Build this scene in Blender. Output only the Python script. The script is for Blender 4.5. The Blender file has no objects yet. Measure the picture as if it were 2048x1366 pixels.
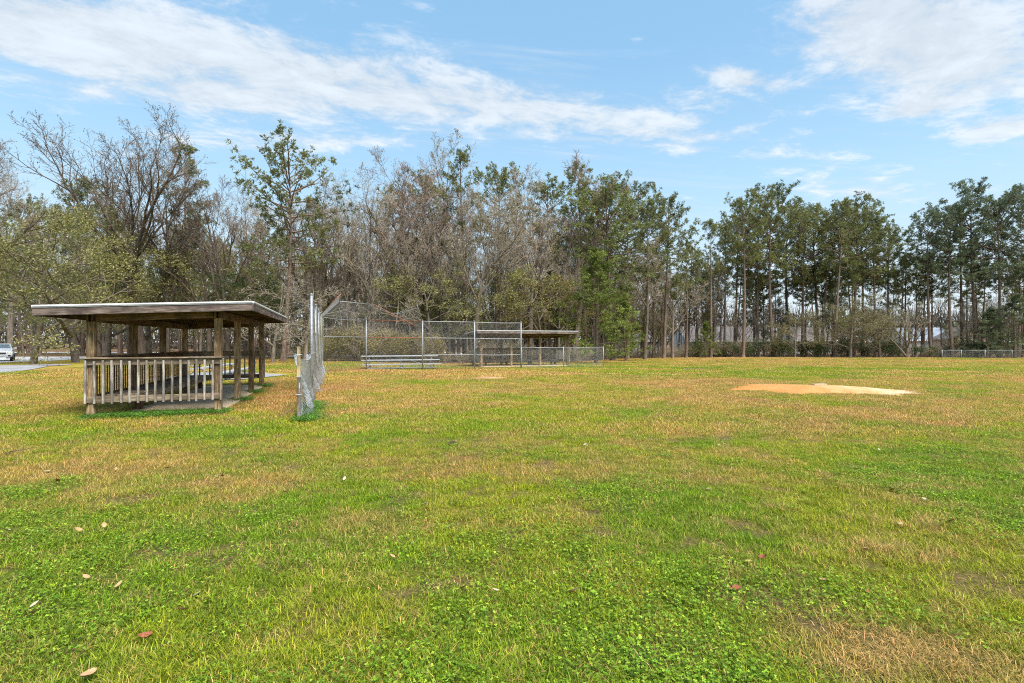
import bpy, math, random
import numpy as np
from mathutils import Vector, Matrix
R = math.radians
scene = bpy.context.scene
COL = scene.collection

# ------------------------------------------------------------------ camera
F = 1000.0                      # focal length in pixels of the 2048 px wide photograph
CAMZ = 1.7
cam_d = bpy.data.cameras.new('camera'); cam = bpy.data.objects.new('camera', cam_d); COL.objects.link(cam)
cam.location = (0, 0, CAMZ); cam.rotation_euler = (R(90), 0, 0)
cam_d.sensor_width = 36; cam_d.lens = 36 * F / 2048; cam_d.clip_end = 3000; cam_d.clip_start = 0.05
scene.camera = cam
# ------------------------------------------------------------------ sky and sun
SUN_EL, SUN_AZ = 58, 140          # azimuth clockwise from +Y: from behind the camera, to the right
SUN_STRENGTH, SUN_ANGLE, SKY_STRENGTH, EXPOSURE = 4.5, 32, 0.11, 0.75
world = bpy.data.worlds.new('World'); scene.world = world; world.use_nodes = True
scene.view_settings.view_transform = 'Standard'; scene.view_settings.look = 'None'
scene.view_settings.exposure = EXPOSURE; scene.view_settings.gamma = 1; scene.view_settings.use_curve_mapping = False
sun_d = bpy.data.lights.new('sun', 'SUN'); sun = bpy.data.objects.new('sun', sun_d); COL.objects.link(sun)
sun_d.energy = SUN_STRENGTH; sun_d.angle = R(SUN_ANGLE); sun_d.color = (1.0, .95, .87)
sv = Vector((math.sin(R(SUN_AZ)) * math.cos(R(SUN_EL)), math.cos(R(SUN_AZ)) * math.cos(R(SUN_EL)), math.sin(R(SUN_EL))))
sun.rotation_euler = sv.to_track_quat('Z', 'Y').to_euler()
cy = scene.cycles
cy.max_bounces = 5; cy.diffuse_bounces = 4; cy.glossy_bounces = 2; cy.transmission_bounces = 3; cy.transparent_max_bounces = 4
cy.use_denoising = False; cy.filter_width = 1.1; cy.caustics_reflective = False; cy.caustics_refractive = False


class E:                          # a tiny expression helper for math nodes
    tree = None
    def __init__(s, v): s.v = v
    @staticmethod
    def op(name, *a, clamp=False):
        n = E.tree.nodes.new('ShaderNodeMath'); n.operation = name; n.use_clamp = clamp
        for i, x in enumerate(a):
            x = x.v if isinstance(x, E) else x
            if hasattr(x, 'links'): E.tree.links.new(x, n.inputs[i])
            else: n.inputs[i].default_value = x
        return E(n.outputs[0])
    def __add__(s, o): return E.op('ADD', s, o)
    def __radd__(s, o): return E.op('ADD', o, s)
    def __sub__(s, o): return E.op('SUBTRACT', s, o)
    def __rsub__(s, o): return E.op('SUBTRACT', o, s)
    def __mul__(s, o): return E.op('MULTIPLY', s, o)
    def __rmul__(s, o): return E.op('MULTIPLY', o, s)
    def __truediv__(s, o): return E.op('DIVIDE', s, o)
    def exp(s): return E.op('EXPONENT', s)
    def sat(s): return E.op('ADD', s, 0.0, clamp=True)
    def maxi(s, o): return E.op('MAXIMUM', s, o)
    def smooth(s, a, b):
        t = ((s - a) / (b - a)).sat()
        return t * t * (3.0 - 2.0 * t)

def ramp(T, fac, stops):
    r = T.nodes.new('ShaderNodeValToRGB'); T.links.new(fac, r.inputs[0]); e = r.color_ramp.elements
    while len(e) < len(stops): e.new(.5)
    for i, (p, c) in enumerate(stops): e[i].position = p; e[i].color = (*c, 1)
    return r.outputs[0]

def build_sky():
    T = world.node_tree; T.nodes.clear(); E.tree = T; L = T.links
    out = T.nodes.new('ShaderNodeOutputWorld'); bg = T.nodes.new('ShaderNodeBackground')
    sky = T.nodes.new('ShaderNodeTexSky'); sky.sky_type = 'NISHITA'; sky.sun_disc = False
    sky.sun_elevation = R(SUN_EL); sky.sun_rotation = R(SUN_AZ)
    sky.air_density = 0.9; sky.dust_density = 0.6; sky.ozone_density = 1.6
    tc = T.nodes.new('ShaderNodeTexCoord'); sep = T.nodes.new('ShaderNodeSeparateXYZ'); L.new(tc.outputs['Generated'], sep.inputs[0])
    x, y, z = (E(sep.outputs[i]) for i in range(3))
    zc = z.maxi(0.03)
    px, py = x / zc, y / zc
    def noise(sx, sy, scale, detail, rough, off=0.0, rot=0.0, dist=0.0):
        c, s = math.cos(rot), math.sin(rot)
        cb = T.nodes.new('ShaderNodeCombineXYZ')
        L.new(((px * c + py * s) * sx).v, cb.inputs[0]); L.new(((py * c - px * s) * sy).v, cb.inputs[1]); cb.inputs[2].default_value = off
        n = T.nodes.new('ShaderNodeTexNoise'); L.new(cb.outputs[0], n.inputs['Vector'])
        n.inputs['Scale'].default_value = scale; n.inputs['Detail'].default_value = detail
        n.inputs['Roughness'].default_value = rough; n.inputs['Distortion'].default_value = dist
        return E(n.outputs['Fac'])
    rot = math.atan2(.82, 2.15)
    fine = noise(1.0, 1.35, 3.3, 11, .68, 3.1, rot, .25)
    broad = noise(.8, 1.6, .9, 4, .55, 7.7, rot)
    wisp = noise(.55, 3.2, 1.7, 8, .66, 1.3, rot * .6, .5)
    def gauss(cx, cyy, wx, wy, a=0.0):
        c, s = math.cos(a), math.sin(a)
        ux = ((px - cx) * c + (py - cyy) * s) / wx; uy = ((py - cyy) * c - (px - cx) * s) / wy
        return ((ux * ux + uy * uy) * -1.0).exp()
    m = gauss(-.55, 1.93, 1.6, .3, rot) * .42                      # long band, upper left to centre
    m = m + gauss(-1.6, 1.6, .7, .36, rot) * .3
    m = m + gauss(-1.25, 2.1, .7, .2, .1) * .28 + gauss(-1.55, 2.55, .6, .18, 0) * .24 + gauss(-.9, 2.5, .5, .1, .05) * .22
    m = m + gauss(1.12, 1.52, .42, .26, .5) * .46 + gauss(1.68, 1.85, .5, .26, .4) * .46 + gauss(2.3, 2.36, .24, .18, .3) * .5 + gauss(1.74, 2.16, .16, .12, 0) * .4 + gauss(.88, 1.9, .2, .06, .35) * .36
    m = m + gauss(.9, 2.05, .35, .14, .4) * .2 + gauss(1.0, 2.5, .8, .25, .3) * .17
    m = m + gauss(2.4, 3.3, .9, .35, .2) * .26
    behind = (y * -6.0).sat()                                        # the unseen half carries the same scattered cloud
    m = m + behind * .2
    dens = (fine * 1.25 + broad * .3 + m * .9).smooth(.9, 1.22)
    cirrus = wisp.smooth(.5, .8) * .38
    cov = (dens * .7 + cirrus * (1.0 - dens)).sat() * z.smooth(.015, .12)
    shade = .86 + .26 * fine.smooth(.35, .72)
    k = shade * 5.2
    cc = T.nodes.new('ShaderNodeCombineXYZ')
    L.new((k * .965).v, cc.inputs[0]); L.new((k * .985).v, cc.inputs[1]); L.new((k * 1.0).v, cc.inputs[2])
    hz = T.nodes.new('ShaderNodeMix'); hz.data_type = 'RGBA'          # thin pale veil, whiter towards the horizon
    veil = ramp(T, z.v, [(0, (5.0, 5.25, 5.4)), (.1, (4.1, 5.0, 5.5)), (.28, (3.0, 4.75, 6.1)), (.5, (2.2, 4.25, 6.2)), (1, (1.8, 3.7, 5.9))])
    L.new((1.0 - z.smooth(.0, .5) * .4).v, hz.inputs['Factor']); L.new(sky.outputs[0], hz.inputs['A']); L.new(veil, hz.inputs['B'])
    mx = T.nodes.new('ShaderNodeMix'); mx.data_type = 'RGBA'
    L.new(cov.v, mx.inputs['Factor']); L.new(hz.outputs['Result'], mx.inputs['A']); L.new(cc.outputs[0], mx.inputs['B'])
    L.new(mx.outputs['Result'], bg.inputs['Color']); bg.inputs['Strength'].default_value = SKY_STRENGTH
    L.new(bg.outputs[0], out.inputs[0])
build_sky()

# ------------------------------------------------------------------ ground shape
def smoothstep(a, b, x):
    t = np.clip((np.asarray(x, float) - a) / (b - a), 0, 1); return t * t * (3 - 2 * t)
def vnoise(x, y, seed=0):
    x = np.asarray(x, float); y = np.asarray(y, float)
    xi = np.floor(x).astype(np.int64); yi = np.floor(y).astype(np.int64); fx = x - xi; fy = y - yi
    def h(a, b):
        n = (a * 374761393 + b * 668265263 + seed * 1442695041) & 0x7fffffff
        n = ((n ^ (n >> 13)) * 1274126177) & 0x7fffffff
        return ((n ^ (n >> 16)) & 0xffff) / 65535.0
    fx = fx * fx * (3 - 2 * fx); fy = fy * fy * (3 - 2 * fy)
    return (h(xi, yi) * (1 - fx) + h(xi + 1, yi) * fx) * (1 - fy) + (h(xi, yi + 1) * (1 - fx) + h(xi + 1, yi + 1) * fx) * fy
def fbm(x, y, seed=0, o=4):
    s = 0; a = .5; t = 0
    for k in range(o):
        s = s + a * vnoise(np.asarray(x) * 2 ** k, np.asarray(y) * 2 ** k, seed + k * 17); t += a; a *= .55
    return s / t
def gz(x, y):
    drop = .012 * np.maximum(0, np.asarray(y, float) - 24) * smoothstep(-15, -3, x)
    drop = np.minimum(drop, .75)
    return -drop + (fbm(np.asarray(x) / 5, np.asarray(y) / 5, 5, 3) - .5) * .07
def gzf(x, y): return float(gz(np.array([x]), np.array([y]))[0])
def G(u, v):                       # photograph pixel of a spot on the ground -> (x, y)
    Y = 20.0
    for _ in range(25): Y = (CAMZ - gzf((u - 1024) / F * Y, Y)) * F / (v - 683)
    return ((u - 1024) / F * Y, Y)
EX = [-300, -40, -20, -5, 3, 9, 14, 28, 50, 90, 300]
EY = [45, 45, 46, 43, 47, 54, 66, 74, 72, 68, 60]
def yedge(x): return np.interp(x, EX, EY)

# ------------------------------------------------------------------ materials
def new_mat(name):
    m = bpy.data.materials.new(name); m.use_nodes = True; T = m.node_tree; T.nodes.clear()
    o = T.nodes.new('ShaderNodeOutputMaterial'); b = T.nodes.new('ShaderNodeBsdfPrincipled'); T.links.new(b.outputs[0], o.inputs[0])
    return m, T, b, o
def tnoise(T, vec, scale, detail=4, rough=.6, dist=0):
    n = T.nodes.new('ShaderNodeTexNoise'); n.inputs['Scale'].default_value = scale; n.inputs['Detail'].default_value = detail
    n.inputs['Roughness'].default_value = rough; n.inputs['Distortion'].default_value = dist
    if vec is not None: T.links.new(vec, n.inputs['Vector'])
    return n.outputs['Fac']
def mapping(T, scale, coord='Object', addrand=True):
    tc = T.nodes.new('ShaderNodeTexCoord'); mp = T.nodes.new('ShaderNodeMapping'); mp.inputs['Scale'].default_value = scale
    T.links.new(tc.outputs[coord], mp.inputs[0])
    if addrand:
        oi = T.nodes.new('ShaderNodeObjectInfo'); ad = T.nodes.new('ShaderNodeVectorMath'); ad.operation = 'MULTIPLY'
        ad.inputs[1].default_value = (37, 53, 71)
        cb = T.nodes.new('ShaderNodeCombineXYZ')
        for i in range(3): T.links.new(oi.outputs['Random'], cb.inputs[i])
        T.links.new(cb.outputs[0], ad.inputs[0]); T.links.new(ad.outputs[0], mp.inputs['Location'])
    return mp.outputs[0]
def mixc(T, f, a, b, mode='MIX'):
    m = T.nodes.new('ShaderNodeMix'); m.data_type = 'RGBA'; m.blend_type = mode
    for s, v in (('Factor', f), ('A', a), ('B', b)):
        if hasattr(v, 'links'): T.links.new(v, m.inputs[s])
        elif s == 'Factor': m.inputs[s].default_value = v
        else: m.inputs[s].default_value = (*v, 1)
    return m.outputs['Result']
def bump(T, b, h, strength=.5, dist=.01):
    n = T.nodes.new('ShaderNodeBump'); n.inputs['Strength'].default_value = strength; n.inputs['Distance'].default_value = dist
    T.links.new(h, n.inputs['Height']); T.links.new(n.outputs[0], b.inputs['Normal'])
def wood(name, dark, mid, light, rough=.85):
    m, T, b, o = new_mat(name)
    v = mapping(T, (1.3, 16, 16)); g = tnoise(T, v, 2.2, 7, .68, .6)
    v2 = mapping(T, (1.0, 2.2, 2.2)); st = tnoise(T, v2, 2.3, 4, .6)
    v3 = mapping(T, (1.6, 60, 60)); cr = tnoise(T, v3, 2.0, 3, .6)
    c = ramp(T, g, [(.36, dark), (.5, mid), (.63, light)])
    c = mixc(T, ramp(T, st, [(.44, (0, 0, 0)), (.62, (.85, .85, .85))]), c, tuple(q * .36 for q in mid))
    c = mixc(T, ramp(T, cr, [(.25, (.8, .8, .8)), (.38, (0, 0, 0))]), c, tuple(q * .3 for q in dark))
    oi = T.nodes.new('ShaderNodeObjectInfo')
    c = mixc(T, 1.0, c, ramp(T, oi.outputs['Random'], [(0, (.7, .66, .62)), (.5, (1, 1, 1)), (1, (1.22, 1.2, 1.18))]), 'MULTIPLY')
    T.links.new(c, b.inputs['Base Color']); b.inputs['Roughness'].default_value = rough; b.inputs['Specular IOR Level'].default_value = .2
    bump(T, b, g, .55, .006); return m
def simple(name, c1, c2, scale=8, rough=.6, metal=0, spec=.4, bumpy=0, detail=5):
    m, T, b, o = new_mat(name); v = mapping(T, (1, 1, 1)); n = tnoise(T, v, scale, detail, .62)
    T.links.new(ramp(T, n, [(.32, c1), (.68, c2)]), b.inputs['Base Color']); b.inputs['Roughness'].default_value = rough
    b.inputs['Metallic'].default_value = metal; b.inputs['Specular IOR Level'].default_value = spec
    if bumpy: bump(T, b, n, .6, bumpy)
    return m
def leafy(name, c1, c2, c3, trans=.3, rough=.55):
    m, T, b, o = new_mat(name)
    at = T.nodes.new('ShaderNodeAttribute'); at.attribute_name = 'var'
    c = ramp(T, at.outputs['Fac'], [(0, c1), (.5, c2), (1, c3)])
    oi = T.nodes.new('ShaderNodeObjectInfo')
    c = mixc(T, 1.0, c, ramp(T, oi.outputs['Random'], [(0, (.85, .88, .86)), (1, (1.22, 1.16, 1.05))]), 'MULTIPLY')
    T.links.new(c, b.inputs['Base Color']); b.inputs['Roughness'].default_value = rough; b.inputs['Specular IOR Level'].default_value = .25
    tr = T.nodes.new('ShaderNodeBsdfTranslucent'); T.links.new(c, tr.inputs['Color'])
    ms = T.nodes.new('ShaderNodeMixShader'); ms.inputs[0].default_value = trans
    T.links.new(b.outputs[0], ms.inputs[1]); T.links.new(tr.outputs[0], ms.inputs[2]); T.links.new(ms.outputs[0], o.inputs[0]); return m
def bark(name, c1, c2, c3):
    m, T, b, o = new_mat(name)
    tc = T.nodes.new('ShaderNodeTexCoord'); mp = T.nodes.new('ShaderNodeMapping'); mp.inputs['Scale'].default_value = (1, 1, .25); T.links.new(tc.outputs['Object'], mp.inputs[0])
    n = tnoise(T, mp.outputs[0], 7, 6, .7, .4); n2 = tnoise(T, tc.outputs['Object'], .8, 3, .6)
    c = ramp(T, n, [(.3, c1), (.52, c2), (.75, c3)])
    c = mixc(T, ramp(T, n2, [(.5, (0, 0, 0)), (.75, (.6, .6, .6))]), c, (.16, .17, .13))
    oi = T.nodes.new('ShaderNodeObjectInfo')
    c = mixc(T, 1.0, c, ramp(T, oi.outputs['Random'], [(0, (.8, .8, .8)), (1, (1.22, 1.18, 1.14))]), 'MULTIPLY')
    T.links.new(c, b.inputs['Base Color']); b.inputs['Roughness'].default_value = .95; b.inputs['Specular IOR Level'].default_value = .1
    bump(T, b, n, .9, .04); return m
def tinted(name, trans=.35):
    """grass: colour from the patch it grows in, varied blade by blade"""
    m, T, b, o = new_mat(name)
    a = T.nodes.new('ShaderNodeAttribute'); a.attribute_type = 'INSTANCER'; a.attribute_name = 'tint'
    at = T.nodes.new('ShaderNodeAttribute'); at.attribute_name = 'var'
    c = mixc(T, 1.0, a.outputs['Color'], ramp(T, at.outputs['Fac'], [(0, (.38, .42, .4)), (.45, (.95, .95, .95)), (.8, (1.35, 1.28, 1.15)), (.9, (1.9, 1.55, 1.7)), (1, (2.3, 1.75, 2.6))]), 'MULTIPLY')
    T.links.new(c, b.inputs['Base Color']); b.inputs['Roughness'].default_value = .6; b.inputs['Specular IOR Level'].default_value = .2
    tr = T.nodes.new('ShaderNodeBsdfTranslucent'); T.links.new(c, tr.inputs['Color'])
    ms = T.nodes.new('ShaderNodeMixShader'); ms.inputs[0].default_value = trans
    T.links.new(b.outputs[0], ms.inputs[1]); T.links.new(tr.outputs[0], ms.inputs[2]); T.links.new(ms.outputs[0], o.inputs[0]); return m

M = {}
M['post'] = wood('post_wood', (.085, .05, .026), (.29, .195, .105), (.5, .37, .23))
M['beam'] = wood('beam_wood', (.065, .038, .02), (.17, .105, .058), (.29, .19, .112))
M['grey'] = wood('grey_wood', (.16, .135, .11), (.36, .32, .275), (.52, .48, .43))
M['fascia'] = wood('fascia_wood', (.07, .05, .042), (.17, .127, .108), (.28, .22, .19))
M['rail'] = wood('rail_wood', (.12, .086, .055), (.29, .22, .15), (.45, .36, .26))
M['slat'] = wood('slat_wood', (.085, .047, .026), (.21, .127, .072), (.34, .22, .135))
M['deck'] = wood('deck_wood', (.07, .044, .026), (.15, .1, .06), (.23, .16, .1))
M['pale'] = wood('pale_wood', (.33, .25, .14), (.46, .36, .21), (.56, .46, .3))
M['white_metal'] = simple('white_metal', (.62, .62, .62), (.8, .8, .79), 3, .45, 0)
M['roofing'] = simple('roofing', (.3, .13, .09), (.4, .2, .14), 6, .8)
M['galv'] = simple('galvanised_steel', (.2, .21, .22), (.38, .39, .41), 14, .5, .3)
M['wire'] = simple('fence_wire', (.36, .37, .375), (.54, .55, .56), 4, .5, .2)
M['wire_dull'] = simple('dull_fence_wire', (.2, .205, .21), (.33, .34, .345), 4, .6, .2)
M['rust'] = simple('rusty_steel', (.2, .07, .04), (.34, .14, .08), 9, .85)
M['alu'] = simple('aluminium', (.46, .48, .5), (.62, .64, .66), 5, .4, .4)
M['concrete'] = simple('concrete', (.46, .34, .21), (.64, .5, .34), 3, .9, 0, .2, .004, 8)
M['asphalt'] = simple('asphalt', (.2, .2, .21), (.34, .34, .35), 1.2, .9, 0, .2, .004, 9)
M['road'] = simple('road_surface', (.42, .42, .43), (.56, .56, .57), .6, .9, 0, .2, .003, 9)
M['dirt'] = simple('dark_soil', (.05, .035, .025), (.1, .07, .05), 20, .95, 0, .1, .01)
M['knot'] = simple('knot_wood', (.34, .13, .03), (.5, .22, .06), 30, .8)
M['bark_pine'] = bark('pine_bark', (.075, .052, .042), (.19, .137, .11), (.31, .235, .19))
M['bark_grey'] = bark('grey_bark', (.08, .063, .05), (.19, .155, .125), (.33, .28, .235))
M['bark_pale'] = bark('pale_bark', (.13, .105, .08), (.25, .21, .17), (.36, .32, .26))
M['twig'] = simple('bare_twigs', (.25, .205, .15), (.43, .36, .27), 1, .9, 0, .1)
M['twig_silhouette'] = simple('silhouette_twigs', (.13, .1, .078), (.25, .195, .155), 1, .9, 0, .1)  # darker copy of the twigs: silhouette against the sky put into the colour
M['bark_silhouette'] = bark('silhouette_bark', (.04, .031, .025), (.105, .082, .066), (.19, .155, .13))  # grey bark again, its shaded look against the bright sky painted in
M['twig_red'] = simple('reddish_twigs', (.22, .16, .125), (.38, .285, .23), 1, .9, 0, .1)
M['twig_pale'] = simple('pale_twigs', (.2, .165, .125), (.34, .29, .23), 1, .9, 0, .1)
M['needle'] = leafy('pine_needles', (.07, .085, .032), (.17, .19, .072), (.31, .31, .125))
M['needle_light'] = leafy('light_pine_needles', (.09, .11, .035), (.2, .235, .08), (.34, .36, .14))
M['needle_bright'] = leafy('young_pine_needles', (.075, .105, .022), (.175, .22, .048), (.31, .35, .085))
M['needle_blue'] = leafy('bluish_needles', (.06, .082, .05), (.135, .17, .1), (.235, .27, .16))
M['leaf_olive'] = leafy('olive_leaves', (.11, .125, .042), (.24, .24, .095), (.38, .35, .15))
M['leaf_yellow'] = leafy('yellow_green_leaves', (.1, .09, .025), (.23, .195, .055), (.4, .32, .1))
M['leaf_grey'] = leafy('grey_green_leaves', (.11, .1, .055), (.23, .21, .115), (.36, .33, .19))
M['leaf_far'] = leafy('far_woods', (.07, .055, .045), (.14, .12, .095), (.22, .2, .15))
M['leaf_bush'] = leafy('bush_leaves', (.025, .045, .012), (.06, .09, .026), (.13, .16, .05))
M['leaf_dark'] = leafy('evergreen_leaves', (.02, .04, .014), (.05, .085, .03), (.1, .14, .05))
M['grass'] = tinted('grass_blades', .35)
M['leaf_tan'] = simple('dry_leaf_tan', (.36, .2, .09), (.5, .32, .17), 25, .7)
M['leaf_pale'] = simple('dry_leaf_pale', (.4, .3, .2), (.55, .43, .3), 25, .7)
M['leaf_red'] = simple('dry_leaf_red', (.2, .05, .03), (.34, .1, .05), 25, .7)
M['wall_white'] = simple('white_siding', (.5, .5, .48), (.62, .62, .6), 2, .8)
M['wall_cream'] = simple('peach_siding', (.62, .45, .33), (.72, .55, .42), 2, .8)
M['shingle'] = simple('grey_shingles', (.1, .09, .085), (.17, .155, .15), 4, .9)
M['shingle_blue'] = simple('pale_blue_roof', (.17, .2, .25), (.24, .27, .33), 4, .8)
M['paint'] = simple('white_car_paint', (.74, .75, .76), (.8, .81, .82), 1, .25, 0, .5)
M['rubber'] = simple('rubber', (.015, .015, .016), (.03, .03, .03), 10, .8)
M['black'] = simple('black_plastic', (.015, .015, .017), (.03, .03, .032), 10, .5)
M['glass'] = simple('dark_glass', (.1, .15, .2), (.16, .21, .26), 1, .08, 0, .8)
M['lamp'] = simple('headlight_glass', (.6, .63, .66), (.75, .78, .8), 1, .12, .3, .8)

# ------------------------------------------------------------------ mesh helpers
class MB:
    def __init__(s): s.v = []; s.f = []; s.var = []
    def box(s, c, ax, ay, az):        # centre and three half-axis vectors
        i = len(s.v); c, ax, ay, az = map(Vector, (c, ax, ay, az))
        for k in (-1, 1):
            for j in (-1, 1):
                for l in (-1, 1): s.v.append(tuple(c + ax * l + ay * j + az * k))
        s.f += [(i, i + 2, i + 3, i + 1), (i + 4, i + 5, i + 7, i + 6), (i, i + 1, i + 5, i + 4), (i + 2, i + 6, i + 7, i + 3), (i, i + 4, i + 6, i + 2), (i + 1, i + 3, i + 7, i + 5)]
    def tube(s, pts, rad, n=4, tip=False, cap=False, var=None):
        base = len(s.v); m = len(pts)
        for k in range(m):
            p = pts[k]; a = pts[max(0, k - 1)]; b = pts[min(m - 1, k + 1)]
            tx, ty, tz = b[0] - a[0], b[1] - a[1], b[2] - a[2]; l = math.sqrt(tx * tx + ty * ty + tz * tz) or 1
            tx /= l; ty /= l; tz /= l
            if abs(tz) < .8: ux, uy, uz = -ty, tx, 0
            else: ux, uy, uz = 0, tz, -ty
            l = math.sqrt(ux * ux + uy * uy + uz * uz) or 1; ux /= l; uy /= l; uz /= l
            wx, wy, wz = ty * uz - tz * uy, tz * ux - tx * uz, tx * uy - ty * ux
            if tip and k == m - 1: s.v.append((p[0], p[1], p[2])); break
            r = rad[k]
            for q in range(n):
                c = math.cos(q * 6.28318 / n) * r; d = math.sin(q * 6.28318 / n) * r
                s.v.append((p[0] + ux * c + wx * d, p[1] + uy * c + wy * d, p[2] + uz * c + wz * d))
        for k in range(m - 1):
            o = base + k * n
            if tip and k == m - 2:
                for q in range(n): s.f.append((o + q, o + (q + 1) % n, o + n))
            else:
                for q in range(n): s.f.append((o + q, o + (q + 1) % n, o + n + (q + 1) % n, o + n + q))
        if cap:
            s.f.append(tuple(base + q for q in range(n))[::-1])
            if not tip: s.f.append(tuple(base + (m - 1) * n + q for q in range(n)))
        if var is not None: s.var += [var] * (len(s.v) - base)
    def mesh(s, name, mat=None, smooth=False):
        me = bpy.data.meshes.new(name); me.from_pydata(s.v, [], s.f)
        if s.var:
            a = me.attributes.new('var', 'FLOAT', 'POINT'); v = s.var + [.5] * (len(s.v) - len(s.var)); a.data.foreach_set('value', v)
        if mat: me.materials.append(mat)
        if smooth: me.polygons.foreach_set('use_smooth', [True] * len(me.polygons))
        return me
def link(name, me, parent=None, mat=None):
    o = bpy.data.objects.new(name, me); COL.objects.link(o)
    if parent: o.parent = parent
    if mat and me is not None and not me.materials: me.materials.append(mat)
    return o
def thing(name, label, cat, loc=(0, 0, 0), rz=0, group=None, scale=1):
    o = bpy.data.objects.new(name, None); COL.objects.link(o); o.empty_display_size = .3
    o.location = loc; o.rotation_euler = (0, 0, rz); o.scale = (scale,) * 3 if not hasattr(scale, '__len__') else scale
    return tag(o, label, cat, group)
def tag(o, label=None, cat=None, group=None, kind=None):
    if label: o['label'] = label
    if cat: o['category'] = cat
    if group: o['group'] = group
    if kind: o['kind'] = kind
    return o
def copy_tree(o, parent=None):
    c = o.copy(); COL.objects.link(c); c.parent = parent
    for ch in o.children: copy_tree(ch, c)
    return c
_bc = {}
def board_mesh(L, w, t, mat, ch=.006):
    key = (round(L, 3), round(w, 3), round(t, 3), mat.name)
    if key in _bc: return _bc[key]
    mb = MB(); a, b = w / 2, t / 2; ch = min(ch, a * .4, b * .4)
    ring = [(-a + ch, -b), (a - ch, -b), (a, -b + ch), (a, b - ch), (a - ch, b), (-a + ch, b), (-a, b - ch), (-a, -b + ch)]
    for x in (0, L): mb.v += [(x, y, z) for y, z in ring]
    for q in range(8): mb.f.append((q, (q + 1) % 8, 8 + (q + 1) % 8, 8 + q))
    mb.f.append(tuple(range(8))[::-1]); mb.f.append(tuple(range(8, 16)))
    mb.f = [f[::-1] for f in mb.f]
    me = mb.mesh('board', mat); _bc[key] = me; return me
def board(name, parent, p0, p1, w, t, wdir, mat, roll=0):
    """a board from p0 to p1 (parent space), w wide along wdir, t thick"""
    p0, p1 = Vector(p0), Vector(p1); x = (p1 - p0); L = x.length; x.normalize()
    y = Vector(wdir); y = (y - x * y.dot(x)).normalized(); z = x.cross(y)
    if roll: y, z = y * math.cos(roll) + z * math.sin(roll), z * math.cos(roll) - y * math.sin(roll)
    o = link(name, board_mesh(L, w, t, mat), parent)
    m = Matrix((x, y, z)).transposed().to_4x4(); m.translation = p0
    o.matrix_local = m; return o
def pipe(name, parent, pts, r, mat, n=8):
    mb = MB(); mb.tube(pts, [r] * len(pts), n, cap=True); return link(name, mb.mesh(name, mat, True), parent)

def chainlink(name, parent, f, Lu, Lv, mat, step=.078, r=.0026, seg=.6):
    """diagonal wires both ways over a sheet f(u, v) -> point"""
    mb = MB()
    for sgn in (1, -1):
        c = -Lv if sgn == 1 else 0
        while c < (Lu if sgn == 1 else Lu + Lv):
            # u = c + sgn*v
            v0, v1 = 0.0, Lv
            if sgn == 1: v0 = max(v0, -c); v1 = min(v1, Lu - c)
            else: v0 = max(v0, c - Lu); v1 = min(v1, c)
            if v1 - v0 > .02:
                n = max(1, int((v1 - v0) / seg + .5)) + 1
                pts = [f(c + sgn * (v0 + (v1 - v0) * i / (n - 1)), v0 + (v1 - v0) * i / (n - 1)) for i in range(n)]
                mb.tube(pts, [r] * n, 3)
            c += step
    o = link(name, mb.mesh(name, mat), parent); o['kind'] = 'stuff'; return o

rng = random.Random(7)
# ------------------------------------------------------------------ lawn colour by place
PAINT = []          # (x, y, rx, ry, dryness shift)
def paint(u, v, rx, ry, d): x, y = G(u, v); PAINT.append((x, y, rx, ry, d))
for a in [(1900, 1330, .75, .45, .75), (1700, 1300, .5, .35, .35), (330, 935, 2.0, .35, .3), (80, 950, 1.4, .4, .3), (620, 960, .9, .3, .2), (180, 810, 2.5, .8, .18),
          (100, 835, 2.5, .7, .15), (300, 760, 4, 2, .2), (560, 760, 1.6, 3.2, .4), (690, 770, 1.3, 3.5, .6), (700, 742, 4.5, 1.6, .5), (900, 742, 5, 1.6, .55), (1100, 748, 4, 1.2, .4),
          (850, 800, 3, 1.6, .25), (1300, 800, 5, 1.8, .3), (1500, 850, 3, 1, .25), (1800, 830, 4, 1.5, .28), (1950, 800, 5, 1.2, .3), (1250, 770, 5, 1.5, .25), (1420, 716, 14, 4, .7), (1800, 722, 20, 2.2, .5),
          (1950, 760, 6, 1.2, .2), (1430, 740, 6, 1.5, .25), (60, 1340, .8, .3, .3), (1250, 900, 1.5, .6, .2), (1430, 960, 1, .4, .2),
          (1100, 985, 1.4, .5, -.4), (880, 1000, 1.6, .5, -.45), (640, 1150, 1.2, .5, -.35), (1100, 1250, 1.0, .5, -.4), (300, 1100, 1.3, .5, -.2), (560, 850, 1.2, .6, -.5), (620, 840, .8, .5, -.6),
          (330, 835, 1.8, .5, -.5), (1500, 740, 9, 3, -.45), (1900, 738, 12, 2.5, -.4), (900, 880, 3, .8, -.2), (1480, 1010, 1.2, .5, -.3), (1600, 900, 2, .6, -.25), (1750, 750, 8, 1.4, -.3), (1250, 735, 5, 1.6, -.4), (700, 870, 2.5, .6, -.3),
          (1900, 1100, 1.4, .8, -.15), (1500, 1340, .8, .35, -.3), (300, 1300, .9, .3, -.15)]: paint(*a)
MOUND = (*G(1635, 780), 2.9, 1.75)
PLATE = G(980, 756)
def dryness(x, y):
    x = np.asarray(x, float); y = np.asarray(y, float)
    d = .25 + (fbm(x / 3.0, y / 3.0, 11, 4) - .5) * 1.5 + (fbm(x / .6, y / .6, 23, 3) - .5) * 1.15 + (fbm(x / 14, y / 14, 3, 3) - .5) * .5
    d = d + .30 * smoothstep(7, 15, y)
    for (cx, cy_, rx, ry, s) in PAINT:
        d = d + s * np.exp(-((x - cx) / rx) ** 2 - ((y - cy_) / ry) ** 2)
    e = yedge(x) - y
    d = d + .5 * smoothstep(7, 0, e)
    return np.clip(d, 0, 1)
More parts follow.
